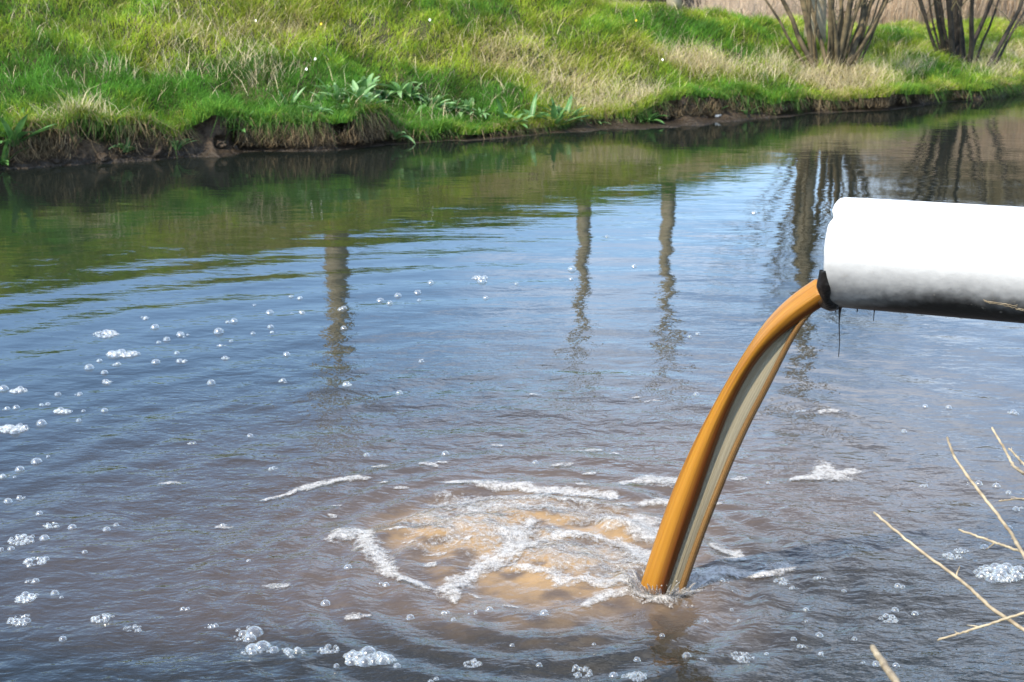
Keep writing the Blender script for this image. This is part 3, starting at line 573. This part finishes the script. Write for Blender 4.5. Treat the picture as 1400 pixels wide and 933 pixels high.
# tar lip under the mouth
tl = []
for i, a_ in enumerate(np.linspace(R(188), R(318), 40)):
    u = i / 39; th = .004 + .014 * math.sin(math.pi * u) ** .6 * (.6 + .8 * float(fbm(np.array([u * 9.]), np.array([3.]), 205, 3)[0])); xx = -.006
    wdt_ = .010 + .035 * math.sin(math.pi * u) * float(fbm(np.array([u * 7.]), np.array([8.]), 206, 3)[0]) 
    for j in range(8):
        q = j / 8 * 6.283; r_ = PR - .004 + math.cos(q) * th; tl.append((xx + .006 + math.sin(q) * wdt_, math.cos(a_) * r_, math.sin(a_) * r_))
obj('tar_lip', mesh_np('tar_lip', np.array(tl), [grid_faces(40, 8, True)], True), M['tar'], pipe)
def drip(px, py0, py1, r0, xloc, yoff):
    l = (py1 - py0) / FPX * dist0 / cP; z0 = -PR + .008
    zz = np.linspace(0, -l, 16); rad = r0 * (0.25 + .75 * np.exp(-np.linspace(0, 6, 16))); rad[0] *= 1.8; rad[-1] *= .6
    s = Soup(); s.tube(np.stack([xloc + .0015 * np.sin(zz * 40), yoff + 0 * zz, z0 + zz], -1), rad, 7); obj('tar_drip', s.mesh('tar_drip'), M['tar'], pipe)
drip(1143, 415, 485, .0055, .022, -.03); drip(1183, 422, 440, .005, .115, -.02); drip(1137, 415, 426, .007, .008, -.02); drip(1162, 420, 427, .007, .07, -.03)
# dry wisps stuck to the flank of the pipe
def pipe_pt(x, a_, dr=.003): return np.array([x, math.cos(a_) * (PR + dr), math.sin(a_) * (PR + dr)])
for (x0, a0, ln, lab) in [(.42, 207, .08, 'dry grass wisp stuck to the white pipe nearest its mouth'), (.50, 214, .07, 'dry grass wisp stuck where the white pipe turns black'), (.62, 222, .10, 'straw wisp with a foam speck stuck to the black underside of the pipe')]:
    s = Soup()
    for q in range(3):
        u = np.linspace(0, 1, 7); pts = np.array([pipe_pt(x0 + ln * v + .004 * random.uniform(-1, 1), R(a0 + 7 * v * random.uniform(.2, 1) + random.uniform(-1.5, 1.5))) for v in u]); s.tube(pts, .0007, 4)
    me = s.mesh('straw_wisp'); o = obj('straw_wisp', me, M['twig']); o.matrix_world = Matrix.Translation(EC) @ Matrix.Rotation(-R(26.5), 4, 'Z') @ Matrix.Rotation(-R(1.6), 4, 'Y'); tag(o, lab, 'straw')

# ------------------------------------------------------------------ falling jet
G = 9.81; z0 = J0[2]; fall = math.sqrt(2 * 0.68 * z0 / G); vel = back / fall; vz0 = 0.32 * z0 / fall
UPJ = 60
def jet_pt(tau): return J0 - AX * (vel * tau) - np.array([0, 0, vz0 * tau + .5 * G * tau * tau])
def jet_frame(tau):
    tg = -AX * vel - np.array([0, 0, vz0 + G * tau]); tg /= np.linalg.norm(tg); a_ = np.cross(tg, SD); a_ /= np.linalg.norm(a_)
    if a_[2] < 0: a_ = -a_
    return tg, a_              # a_ points to the outer (upper-left) side of the arc; SD to the camera
taus = np.concatenate([np.linspace(-.05, 0, 6)[:-1], np.linspace(0, fall * 1.012, UPJ)])
def loft(name, fn, nsec, closed, mt, parent):
    V = []; al = []; ac = []
    for tau in taus:
        u = float(np.clip(tau / fall, 0, 1.02)); tg, a_ = jet_frame(max(tau, 0)); p = jet_pt(tau) if tau > 0 else J0 + AX * (-tau * vel)
        for (aa_, bb_, c_) in fn(u): V.append(p + a_ * aa_ + SD * bb_); al.append(tau); ac.append(c_)
    me = mesh_np(name, np.array(V), [grid_faces(len(taus), nsec, closed)], True); set_float(me, 'along', al); set_float(me, 'across', ac); return obj(name, me, mt, parent)
def stream_mat(name, c0, c1, c2, rough, alpha=None, dark=None):
    m, n, out = mat(name); lk = n.links.new; b = N(n, 'ShaderNodeBsdfPrincipled'); b.inputs['Roughness'].default_value = rough; b.inputs['IOR'].default_value = 1.33
    a1 = N(n, 'ShaderNodeAttribute', attribute_name='along'); a2 = N(n, 'ShaderNodeAttribute', attribute_name='across'); cb = N(n, 'ShaderNodeCombineXYZ'); lk(a1.outputs['Fac'], cb.inputs[0]); lk(a2.outputs['Fac'], cb.inputs[1])
    mpn = N(n, 'ShaderNodeMapping'); mpn.inputs['Scale'].default_value = (3.0, 10, 1); lk(cb.outputs[0], mpn.inputs[0]); nn = N(n, 'ShaderNodeTexNoise'); nn.inputs['Scale'].default_value = 1.6; nn.inputs['Detail'].default_value = 4; lk(mpn.outputs[0], nn.inputs['Vector'])
    rp = N(n, 'ShaderNodeValToRGB'); e = rp.color_ramp.elements; e[0].position = .3; e[0].color = (*c0, 1); e[1].position = .72; e[1].color = (*c2, 1); k = e.new(.5); k.color = (*c1, 1)
    lk(nn.outputs['Fac'], rp.inputs[0]); 
    if dark:  # shade of the jet's crease painted in as a dark band
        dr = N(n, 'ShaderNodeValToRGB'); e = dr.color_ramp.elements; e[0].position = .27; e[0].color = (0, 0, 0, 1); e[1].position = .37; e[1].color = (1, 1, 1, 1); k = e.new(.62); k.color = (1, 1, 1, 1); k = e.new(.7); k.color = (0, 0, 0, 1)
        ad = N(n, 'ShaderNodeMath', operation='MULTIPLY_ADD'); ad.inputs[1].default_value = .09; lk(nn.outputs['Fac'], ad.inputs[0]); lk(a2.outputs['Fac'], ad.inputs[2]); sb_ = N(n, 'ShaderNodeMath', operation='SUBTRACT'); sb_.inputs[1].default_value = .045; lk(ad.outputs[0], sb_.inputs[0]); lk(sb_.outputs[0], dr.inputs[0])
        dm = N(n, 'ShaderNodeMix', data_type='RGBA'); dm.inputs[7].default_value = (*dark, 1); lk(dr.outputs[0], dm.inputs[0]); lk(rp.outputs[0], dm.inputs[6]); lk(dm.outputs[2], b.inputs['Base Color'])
    else: lk(rp.outputs[0], b.inputs['Base Color'])
    bp = N(n, 'ShaderNodeBump'); bp.inputs['Distance'].default_value = .004; lk(nn.outputs['Fac'], bp.inputs['Height']); lk(bp.outputs[0], b.inputs['Normal'])
    if alpha is not None: b.inputs['Alpha'].default_value = alpha
    b.inputs['Subsurface Weight'].default_value = .15 if alpha is None else 0; b.inputs['Subsurface Radius'].default_value = (.02, .008, .002)
    lk(b.outputs[0], out.inputs[0]); return m
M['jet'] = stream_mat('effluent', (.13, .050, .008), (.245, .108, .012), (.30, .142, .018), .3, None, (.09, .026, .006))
M['film'] = stream_mat('effluent_film', (.15, .13, .085), (.19, .168, .115), (.235, .21, .15), .2, .85)
M['rim'] = stream_mat('effluent_rim', (.09, .045, .014), (.15, .078, .024), (.2, .11, .04), .25, .8)
jet = empty('falling_effluent', tuple(jet_end)); tag(jet, 'orange-brown jet of dirty water arching from the pipe into the river', 'jet of water')
jet.location = (0, 0, 0)
NS = 28
def wobu(u, s): return float(fbm(np.array([u * 2.4 + s]), np.array([s * 3.3]), 301, 3)[0]) - .5
def core(u):
    # widths along a (image left-right): outer lobe, then ridge, then a crease towards the film
    o_ = .035 + .010 * smooth(0, .3, u) + .010 * wobu(u, 1) + .026 * smooth(.3, 1, u); i_ = -.036 + .040 * smooth(.02, .5, u) - .02 * smooth(.5, 1, u) + .012 * wobu(u, 2); th = .040 - .006 * u
    r = []
    for k in range(NS):
        q = k / NS * 6.283; ca, sa = math.cos(q), math.sin(q); mid = (o_ + i_) / 2; hw = (o_ - i_) / 2
        lobes = 1 + .16 * math.cos(2 * q + 1.2) * (0.3 + u) + .10 * math.cos(3 * q + 2.0 + 1.2 * u)
        r.append((mid + hw * ca * (1 + .05 * math.sin(11 * u + 3 * sa) * u), th * sa * lobes * (1 - .25 * max(ca, 0)), k / NS))
    return r
def film(u):
    i_ = -.030 + .040 * smooth(.02, .5, u) - .02 * smooth(.5, 1, u) + .012 * wobu(u, 2); e_ = -.026 - .035 * smooth(.04, .5, u) + .006 * wobu(u, 5)
    r = []
    for k in range(14):
        v = k / 13; aa_ = i_ + (e_ - i_) * v; r.append((aa_, .006 - .012 * math.sin(math.pi * v) + .004 * math.sin(v * 9 + u * 4), v))
    for k in range(14):
        v = 1 - k / 13; aa_ = i_ + (e_ - i_) * v; r.append((aa_, -.004 - .012 * math.sin(math.pi * v), v))
    return r
def rim(u):
    e_ = -.026 - .035 * smooth(.04, .5, u) + .006 * wobu(u, 5); rr_ = .0115 + .002 * wobu(u, 7) - .003 * (1 - u)
    return [(e_ + rr_ * math.cos(k / 8 * 6.283), .008 + rr_ * 1.3 * math.sin(k / 8 * 6.283), k / 8) for k in range(8)]
loft('jet_core', core, NS, True, M['jet'], jet); loft('water_film', film, 28, True, M['film'], jet); loft('jet_edge', rim, 8, True, M['rim'], jet)

# ------------------------------------------------------------------ foam
m, n, out = mat('foam'); lk = n.links.new; M['foam'] = m
b = N(n, 'ShaderNodeBsdfPrincipled'); b.inputs['Roughness'].default_value = .35; g = N(n, 'ShaderNodeNewGeometry'); vo = N(n, 'ShaderNodeTexVoronoi'); vo.inputs['Scale'].default_value = 150
nn = N(n, 'ShaderNodeTexNoise'); nn.inputs['Scale'].default_value = 60; nn.inputs['Detail'].default_value = 8; nn.inputs['Roughness'].default_value = .65; lk(g.outputs['Position'], vo.inputs['Vector']); lk(g.outputs['Position'], nn.inputs['Vector'])
mx = N(n, 'ShaderNodeMix', data_type='RGBA'); mx.inputs[6].default_value = (.30, .265, .21, 1); mx.inputs[7].default_value = (.46, .45, .43, 1); lk(nn.outputs['Fac'], mx.inputs[0]); lk(mx.outputs[2], b.inputs['Base Color'])
bp = N(n, 'ShaderNodeBump'); bp.inputs['Distance'].default_value = .004; lk(vo.outputs['Distance'], bp.inputs['Height']); lk(bp.outputs[0], b.inputs['Normal'])
ed = N(n, 'ShaderNodeAttribute', attribute_name='dens'); ct = N(n, 'ShaderNodeMapRange', clamp=False); ct.inputs['From Min'].default_value = .3; ct.inputs['From Max'].default_value = .7; lk(nn.outputs['Fac'], ct.inputs['Value'])
mm = N(n, 'ShaderNodeMath', operation='ADD'); lk(ed.outputs['Fac'], mm.inputs[0]); lk(ct.outputs[0], mm.inputs[1])
rp = N(n, 'ShaderNodeMapRange'); rp.inputs['From Min'].default_value = .55; rp.inputs['From Max'].default_value = 1.5; lk(mm.outputs[0], rp.inputs['Value']); rp.inputs['To Max'].default_value = .8; lk(rp.outputs[0], b.inputs['Alpha']); lk(b.outputs[0], out.inputs[0])
def foam(lines, label, step=.0045, seed=1, hgt_=.008, cat='foam', group=None, dens=1.0):
    """lines: list of polylines of (px, py, width_px_in_depth_direction_scaled)"""
    segs = []
    for ln in lines:
        w = [(on_z(x, y)[:2], wd / FPX * 4.4) for x, y, wd in ln]
        for (p, a_), (q, b_) in zip(w[:-1], w[1:]): segs.append((p, q, a_, b_))
    pts = np.array([s[0] for s in segs] + [s[1] for s in segs]); wm = max(max(s[2], s[3]) for s in segs) * 1.8
    lo = pts.min(0) - wm; hi = pts.max(0) + wm
    xs = np.arange(lo[0], hi[0], step); ys = np.arange(lo[1], hi[1], step * 1.25); X, Y = np.meshgrid(xs, ys)
    Xn = X + .05 * (fbm(X * 11, Y * 11, seed + 400, 3) - .5); Yn = Y + .07 * (fbm(X * 11 + 40, Y * 11, seed + 410, 3) - .5)
    D = np.full(X.shape, -9.)
    for p, q, wa, wb in segs:
        v = q - p; u = np.clip(((Xn - p[0]) * v[0] + (Yn - p[1]) * v[1]) / (v @ v + 1e-9), 0, 1); dd = np.hypot(Xn - p[0] - u * v[0], Yn - p[1] - u * v[1]); D = np.maximum(D, 1 - dd / (1.5 * (wa + (wb - wa) * u)))
    D = D + 1.0 * (fbm(X * 20, Y * 26, seed + 420, 5) - .5)
    Z = wh(X, Y) + .0025 + hgt_ * .45 * np.clip(D, 0, 1) ** .5 * (.4 + .9 * fbm(X * 40, Y * 40, seed + 430, 3))
    F = grid_faces(*X.shape); keep = (D.ravel()[F] > 0).sum(1) >= 3; F = F[keep]
    if len(F) == 0: return
    us, inv = np.unique(F, return_inverse=True); me = mesh_np('foam_patch', np.stack([X, Y, Z], -1).reshape(-1, 3)[us], [inv.reshape(-1, 4)], True)
    set_float(me, 'dens', np.clip(D.ravel()[us] * 1.25, 0, .85) * dens); o = obj('foam_patch', me, M['foam']); tag(o, label, cat, group)
foam([[(615, 660, 9), (660, 664, 12), (700, 667, 13), (780, 673, 12), (840, 679, 8)]], 'long white foam line behind the boiling water', seed=1)
foam([[(600, 690, 8), (660, 682, 12), (720, 684, 12), (800, 689, 8)], [(640, 700, 8), (720, 697, 10), (780, 700, 6)]], 'broken lacy foam bands between the boil and the long foam line', seed=2, dens=.7)
foam([[(855, 661, 10), (890, 656, 16), (925, 660, 14)]], 'white foam patch just behind the falling jet', seed=3)
foam([[(880, 690, 10), (905, 684, 14), (915, 690, 10)]], 'small foam patch close behind the foot of the jet', seed=4)
foam([[(845, 720, 22), (868, 716, 30), (890, 735, 22)], [(850, 740, 10), (878, 760, 24), (880, 772, 16)]], 'thick white froth against the left flank of the jet', seed=5, hgt_=.016)
foam([[(690, 734, 10), (700, 742, 14), (705, 750, 18)], [(730, 714, 8), (712, 732, 14), (705, 750, 18), (688, 765, 18), (667, 777, 18), (636, 792, 15), (611, 806, 16), (624, 818, 8)], [(705, 752, 14), (722, 753, 12), (748, 739, 11), (786, 736, 10), (825, 739, 10), (872, 752, 12)]], 'forked white foam streak between the two boils', seed=6, hgt_=.012)
foam([[(700, 781, 7), (748, 789, 9), (767, 801, 12), (806, 801, 13), (838, 805, 12), (868, 800, 12)]], 'curved foam line under the boil leading to the jet', seed=7)
foam([[(796, 830, 7), (812, 824, 11), (836, 817, 9), (868, 812, 10), (900, 815, 12), (925, 806, 9)]], 'thin foam wake in front of the foot of the jet', seed=8)
foam([[(452, 740, 9), (472, 736, 17), (497, 729, 12), (499, 742, 15), (510, 760, 18), (528, 778, 13), (550, 793, 11), (578, 805, 7)]], 'long separate foam streak with a wide head', seed=9, hgt_=.012)
foam([[(355, 684, 4), (390, 674, 6), (412, 667, 9), (440, 660, 11), (492, 656, 11)]], 'slender foam streak drifting away from the boil', seed=10)
foam([[(1088, 658, 7), (1112, 655, 12), (1130, 640, 14), (1140, 650, 22), (1172, 644, 9)]], 'leaf-shaped pale foam patch on open water beyond the jet', seed=11)
foam([[(938, 800, 12), (960, 792, 18), (990, 786, 13), (1020, 790, 12), (1050, 786, 11), (1074, 778, 12)]], 'frothy foam tongue on the far side of the jet', seed=12, hgt_=.014)
foam([[(978, 748, 8), (998, 756, 11), (1014, 764, 8), (1000, 770, 6)]], 'small ragged foam scrap above the frothy tongue', seed=13)
foam([[(590, 715, 40), (640, 730, 60), (700, 735, 60), (780, 765, 60), (850, 770, 50)], [(620, 690, 30), (720, 695, 34), (820, 705, 34)]], 'thin lacy froth veiling both amber boils', seed=14, dens=.5, hgt_=.003)
foam([[(862, 800, 16), (880, 812, 20), (905, 818, 20), (930, 810, 18), (950, 798, 14)]], 'bubbly foam collar hugging the foot of the jet', seed=15, hgt_=.03, dens=.9)
lab = 'thin oval foam scrap floating on the brown water round the boil'
for i, (x, y, w) in enumerate([(520, 640, 30), (585, 638, 26), (605, 636, 20), (771, 636, 30), (813, 616, 26), (790, 615, 14), (682, 610, 16), (806, 648, 16), (840, 619, 12), (232, 662, 30), (1132, 564, 28), (873, 545, 16), (893, 549, 18), (1010, 657, 26), (735, 540, 14), (540, 730, 26), (560, 745, 20), (600, 760, 24), (590, 775, 18), (640, 745, 22), (890, 660, 20), (455, 690, 16), (450, 705, 12), (550, 668, 18), (520, 662, 12), (800, 663, 20), (850, 690, 26), (375, 806, 34), (491, 842, 30), (309, 718, 22), (980, 690, 12), (650, 812, 14), (700, 828, 18), (650, 705, 26)]):
    foam([[(x - w * .42, y, max(3, w * .16)), (x, y - w * .03, max(4.5, w * .26)), (x + w * .42, y, max(3, w * .14))]], lab, seed=20 + i, hgt_=.005, dens=.75, group='oval foam scraps')
# crown of splash at the foot of the jet
V = []; F = []; k0 = 0
sp = Soup(); 
for i in range(60):
    a_ = rng.uniform(0, 6.283); c = PL + np.array([math.cos(a_), math.sin(a_)]) * np.array([.075, .06]) + np.array([-.01, -.01]); h = rng.uniform(.018, .095)
    if -.2 < c[0] - PL[0] < .02 and c[1] < PL[1]: h *= 1.5
    d_ = np.array([math.cos(a_) * .5, math.sin(a_) * .5, 1.0]); zb = float(wh(c[0], c[1])); u = np.linspace(0, 1, 6)[:, None]
    sp.tube(np.array([c[0], c[1], zb - .01]) + d_ * h * u + np.array([0, 0, -.3 * h]) * u * u, np.linspace(.011, .0015, 6) * rng.uniform(.4, 1.3), 6)
for i in range(90):
    a_ = rng.uniform(0, 6.283); q = rng.uniform(.05, .22); c = PL + np.array([math.cos(a_) * q, math.sin(a_) * q * .8]); h = float(wh(c[0], c[1])) + rng.uniform(.0, .07) * (1 - q / .26); r_ = rng.uniform(.0012, .0042)
    sp.tube(np.array([c[0], c[1], h]) + np.array([[0, 0, -r_], [0, 0, -.6 * r_], [0, 0, 0], [0, 0, .6 * r_], [0, 0, r_]]), np.array([.2, .8, 1, .8, .2]) * r_, 6)
me = sp.mesh('splash'); set_float(me, 'dens', np.full(len(me.vertices), .55)); o = obj('splash_crown', me, M['foam']); tag(o, 'jagged little splash round the foot of the jet', 'splash', kind='stuff')

# ------------------------------------------------------------------ bubbles
m, n, out = mat('bubble_skin'); lk = n.links.new; M['bub'] = m
tr = N(n, 'ShaderNodeBsdfTransparent'); tr.inputs['Color'].default_value = (.97, .97, .95, 1); gl = N(n, 'ShaderNodeBsdfGlossy'); gl.inputs['Roughness'].default_value = .10; gl.inputs['Color'].default_value = (1, 1, .97, 1)
df = N(n, 'ShaderNodeBsdfDiffuse'); df.inputs['Color'].default_value = (.75, .75, .7, 1); tl_ = N(n, 'ShaderNodeBsdfTranslucent'); tl_.inputs['Color'].default_value = (.75, .75, .7, 1)
lw = N(n, 'ShaderNodeLayerWeight'); lw.inputs['Blend'].default_value = .35; x1 = N(n, 'ShaderNodeMixShader'); x1.inputs[0].default_value = .4; lk(df.outputs[0], x1.inputs[1]); lk(tl_.outputs[0], x1.inputs[2])
rf = N(n, 'ShaderNodeMapRange'); rf.inputs['To Min'].default_value = .06; rf.inputs['To Max'].default_value = .42; lk(lw.outputs['Facing'], rf.inputs['Value'])
rd = N(n, 'ShaderNodeMapRange'); rd.inputs['To Min'].default_value = .05; rd.inputs['To Max'].default_value = .26; lk(lw.outputs['Facing'], rd.inputs['Value'])
x2 = N(n, 'ShaderNodeMixShader'); lk(rd.outputs[0], x2.inputs[0]); lk(tr.outputs[0], x2.inputs[1]); lk(x1.outputs[0], x2.inputs[2])
x3 = N(n, 'ShaderNodeMixShader'); lk(rf.outputs[0], x3.inputs[0]); lk(x2.outputs[0], x3.inputs[1]); lk(gl.outputs[0], x3.inputs[2]); lk(x3.outputs[0], out.inputs[0])
def dome(nr=6, ns=14):
    V = []
    for i in range(nr):
        a_ = i / (nr - 1) * math.pi / 2 * 1.0
        z = math.sin(a_); r_ = math.cos(a_)
        if i == nr - 1: break
        rr_ = r_ * (1 + (.10 if i == 0 else 0))
        for j in range(ns): V.append((rr_ * math.cos(j / ns * 6.283), rr_ * math.sin(j / ns * 6.283), z - .04))
    V.append((0, 0, .96)); F = grid_faces(nr - 1, ns, True); b_ = (nr - 2) * ns; k = np.arange(ns); T = np.stack([b_ + k, b_ + (k + 1) % ns, np.full(ns, len(V) - 1)], -1)
    me = mesh_np('bubble', np.array(V), [F, T], True); me.materials.append(M['bub']); return me
DOME = dome()
def place(p, r_, parent=None, z=None, sq=1.0):
    o = bpy.data.objects.new('bubble', DOME); C.objects.link(o); o.scale = (r_, r_, r_ * sq); o.rotation_euler = (0, 0, random.uniform(0, 6))
    o.location = (p[0], p[1], float(wh(p[0], p[1])) if z is None else z)
    if parent: o.parent = parent
    return o
def cluster(px, py, w, label, group, asp=.55, nb=None, big=.34):
    c = on_z(px, py + w * .12); Rw = w / FPX * depth_of(c) / 2; root = empty('bubble_cluster', (c[0], c[1], float(wh(c[0], c[1])))); tag(root, label, 'bubbles', group)
    nb = nb or int(np.clip(w * .75, 5, 42)); got = []
    for tr_ in range(nb * 14):
        if len(got) >= nb: break
        big_ph = len(got) < max(2, nb * .25); rr_ = Rw * (random.uniform(big * .5, big * 1.1) if big_ph else random.uniform(.05, .2))
        a_ = random.uniform(0, 6.283); q = math.sqrt(random.random()) * (Rw - rr_ * .7) if big_ph else random.uniform(.5, 1.0) * (Rw - rr_ * .3)
        x, y = q * math.cos(a_), q * math.sin(a_) * min(1, asp * 1.5)
        if all((x - g_[0]) ** 2 + (y - g_[1]) ** 2 > (.52 * (rr_ + g_[2])) ** 2 for g_ in got): got.append((x, y, rr_)); place((x, y), rr_, root, z=float(wh(c[0] + x, c[1] + y)) - root.location.z, sq=random.uniform(.75, 1.0))
def single(px, py, w):
    c = on_z(px, py + w * .15); o = place(c, w / FPX * depth_of(c) / 2, sq=random.uniform(.75, .95)); tag(o, 'small clear bubble floating alone on the river', 'bubble', 'single bubbles on the water')
big_lab = {(1368, 776): 'long raft of grey bubbles lying under the pale twigs', (505, 892): 'wide low raft of tiny bubbles standing alone on dark water', (341, 860): 'upper cluster of the group of large glassy domes', (349, 882): 'lower cluster of large glassy domes beside a lone big dome', (399, 888): 'single big dome with tiny bubbles beside the glassy domes',
           (168, 480): 'wide white bubble raft on blue water just below a rounder one', (145, 453): 'round white bubble raft where the reflected grass ends', (20, 582): 'largest white bubble raft on blue water', (655, 377): 'lone bubble raft on the open blue water', (1016, 894): 'round bubble cluster on dark blue water in front of the jet'}
BIG = [(145, 453, 36, .6), (168, 480, 44, .35), (20, 582, 44, .5), (24, 531, 29, .5), (86, 560, 29, .35), (31, 735, 39, .6), (50, 766, 35, .6), (35, 814, 36, .5), (26, 844, 35, .7), (341, 860, 44, .6), (349, 882, 44, .6), (399, 888, 35, .7), (505, 892, 71, .35), (449, 886, 31, .45), (794, 914, 31, .6), (867, 924, 36, .5), (1016, 894, 34, .65), (1368, 776, 70, .45), (1302, 759, 26, .55), (1215, 839, 28, .6), (140, 842, 32, .5), (655, 377, 25, .4), (646, 904, 27, .5), (70, 716, 26, .6), (1068, 792, 24, .6), (1040, 784, 30, .4), (1314, 751, 22, .5), (182, 857, 25, .5)]
MED = [(199, 433, 19), (247, 456, 24), (317, 438, 20), (407, 426, 20), (469, 420, 24), (245, 492, 22), (146, 521, 19), (14, 555, 24), (9, 750, 22), (46, 792, 23), (63, 551, 17), (110, 537, 16), (308, 488, 16), (3, 648, 20), (31, 678, 18), (289, 854, 18), (389, 520, 17), (1121, 791, 18), (1230, 799, 20), (1388, 563, 22), (1332, 659, 24), (1376, 672, 18), (1394, 694, 18), (594, 930, 22), (1098, 882, 16), (1124, 892, 16), (609, 835, 18), (646, 835, 16), (524, 799, 20), (254, 829, 16), (372, 640, 17), (476, 526, 14), (158, 498, 15), (302, 471, 14), (375, 453, 14), (262, 605, 13), (1095, 560, 14), (1262, 663, 14), (1085, 800, 14), (960, 905, 14), (990, 796, 16), (955, 800, 16)]
SML = [(212, 446, 12), (299, 452, 14), (346, 455, 7), (369, 426, 11), (398, 405, 7), (410, 407, 8), (348, 417, 5), (370, 446, 9), (217, 467, 7), (228, 463, 10), (242, 482, 8), (213, 494, 12), (316, 466, 6), (136, 493, 8), (122, 502, 13), (143, 509, 10), (5, 530, 14), (79, 538, 9), (114, 561, 6), (143, 560, 10), (57, 578, 14), (108, 575, 8), (289, 522, 12), (392, 483, 10), (474, 526, 12), (470, 448, 9), (342, 594, 9), (50, 629, 15), (66, 624, 6), (27, 639, 13), (20, 652, 5), (11, 683, 12), (54, 702, 10), (61, 735, 14), (99, 721, 12), (75, 810, 12), (84, 816, 6), (146, 724, 11), (159, 718, 8), (116, 756, 8), (86, 873, 11), (375, 888, 14), (839, 919, 13), (737, 910, 9), (939, 897, 13), (871, 903, 10), (476, 778, 12), (445, 822, 14), (561, 842, 12), (669, 833, 11), (744, 839, 13), (460, 907, 9), (543, 911, 11), (609, 619, 11), (501, 622, 9), (732, 631, 9), (659, 383, 13), (589, 386, 9), (571, 399, 10), (544, 403, 10), (520, 409, 10), (533, 414, 9), (573, 410, 6), (664, 406, 8), (576, 493, 8), (546, 536, 10), (706, 388, 6), (782, 367, 12), (830, 323, 6), (867, 363, 8), (954, 456, 7), (943, 460, 7), (952, 538, 9), (1031, 290, 8), (781, 381, 7), (1224, 830, 10), (1251, 836, 10), (1120, 867, 11), (1102, 832, 9), (1085, 874, 9), (1048, 892, 7), (1168, 873, 8), (1198, 906, 12), (1225, 907, 10), (1346, 747, 12), (1236, 589, 8), (1265, 555, 8), (1297, 556, 9), (1154, 805, 7), (1102, 849, 6), (340, 768, 7), (304, 715, 8), (1380, 720, 9), (1362, 664, 11), (1074, 466, 6), (1100, 440, 6), (985, 640, 7), (1050, 660, 6), (620, 850, 8), (700, 880, 7), (812, 880, 6), (905, 875, 8), (965, 850, 7), (1000, 830, 6), (1010, 845, 6), (1180, 905, 6)]
for (x, y, w, asp) in BIG:
    if (x, y) in big_lab: cluster(x, y, w, big_lab[(x, y)], None, asp, big=.55 if (x, y) in ((341, 860), (349, 882), (399, 888)) else .34, nb=12 if (x, y) in ((341, 860), (349, 882), (399, 888)) else None)
    else: cluster(x, y, w, 'rounded cluster of many clear bubbles drifting on the river', 'large bubble clusters', asp)
for (x, y, w) in MED: cluster(x, y, w, 'little cluster of a few clear bubbles drifting on the river', 'small bubble clusters', .5, nb=random.randint(4, 7), big=.5)
for (x, y, w) in SML: single(x, y, w)

# ------------------------------------------------------------------ dead twigs leaning in from the near bank
def twig(pix, y0, y1, r0, r1, root, label):
    n_ = len(pix); ys = np.linspace(y0, y1, n_); p = [at_y(x, y, Y_) for (x, y), Y_ in zip(pix, ys)]; p.append(np.array(root)); p = np.array(p)
    tt_ = np.linspace(0, len(p) - 1, 60); q = np.stack([np.interp(tt_, np.arange(len(p)), p[:, i]) for i in range(3)], -1)
    for _ in range(4): q[1:-1] = (q[:-2] + 2 * q[1:-1] + q[2:]) / 4
    q += .0006 * rng.normal(0, 1, q.shape); rad = .82 * np.linspace(r0, r1, 60) * (1 + .25 * (rng.random(60) ** 6)); s = Soup(); s.tube(q, rad, 7)
    for j in range(3, 56, 4):
        if random.random() < .75 and r0 < .005:
            v = q[min(j + 2, 59)] - q[j]; v = v / (np.linalg.norm(v) + 1e-9); dd = -v * .8 + rng.normal(0, .6, 3); dd /= np.linalg.norm(dd); ll = random.choice([.005, .006, .008, .008, .03]); s.tube(q[j] + dd * ll * np.linspace(0, 1, 5)[:, None] + rng.normal(0, ll * .03, (5, 3)), np.linspace(rad[j] * .7, rad[j] * .25, 5), 5)
    me = s.mesh('dead_twig'); o = obj('dead_twig', me, M['twig']); tag(o, label, 'twig')
twig([(1295, 599), (1304, 624), (1332, 664), (1360, 698), (1384, 732), (1400, 760), (1440, 830)], 3.35, 2.75, .0035, .006, (1.45, 1.9, .35), 'tall pale twig standing steeply over the water beside the forked shorter one')
twig([(1195, 701), (1224, 726), (1272, 764), (1320, 798), (1348, 826), (1400, 862), (1470, 905)], 3.2, 2.6, .0035, .006, (1.5, 1.75, .35), 'longest pale twig slanting low over the dark water')
twig([(1311, 724), (1360, 742), (1400, 756), (1450, 780)], 3.1, 2.8, .003, .0045, (1.55, 1.9, .3), 'short straight twig crossing the foot of the tall one')
twig([(1356, 585), (1372, 612), (1386, 638), (1400, 648), (1450, 690)], 3.2, 2.9, .003, .005, (1.7, 2.0, .4), 'bent thin twig rising above the others below the pipe')
twig([(1379, 613), (1400, 635), (1450, 690)], 3.2, 2.95, .0028, .004, (1.72, 2.05, .4), 'straight short twig beside the bent thin one')
twig([(1282, 875), (1340, 858), (1400, 838), (1480, 812)], 2.75, 2.6, .0026, .004, (1.75, 1.95, .45), 'nearly level twig crossing under the longest one')
twig([(1193, 885), (1208, 908), (1228, 936), (1270, 1000)], 2.1, 1.8, .006, .0085, (.95, 1.2, .4), 'thick blunt dead stem poking up by itself')
twig([(1366, 685), (1400, 682), (1450, 680)], 3.4, 3.3, .0022, .003, (2.1, 2.3, .5), 'fine straw-thin level twig near the bubbles')
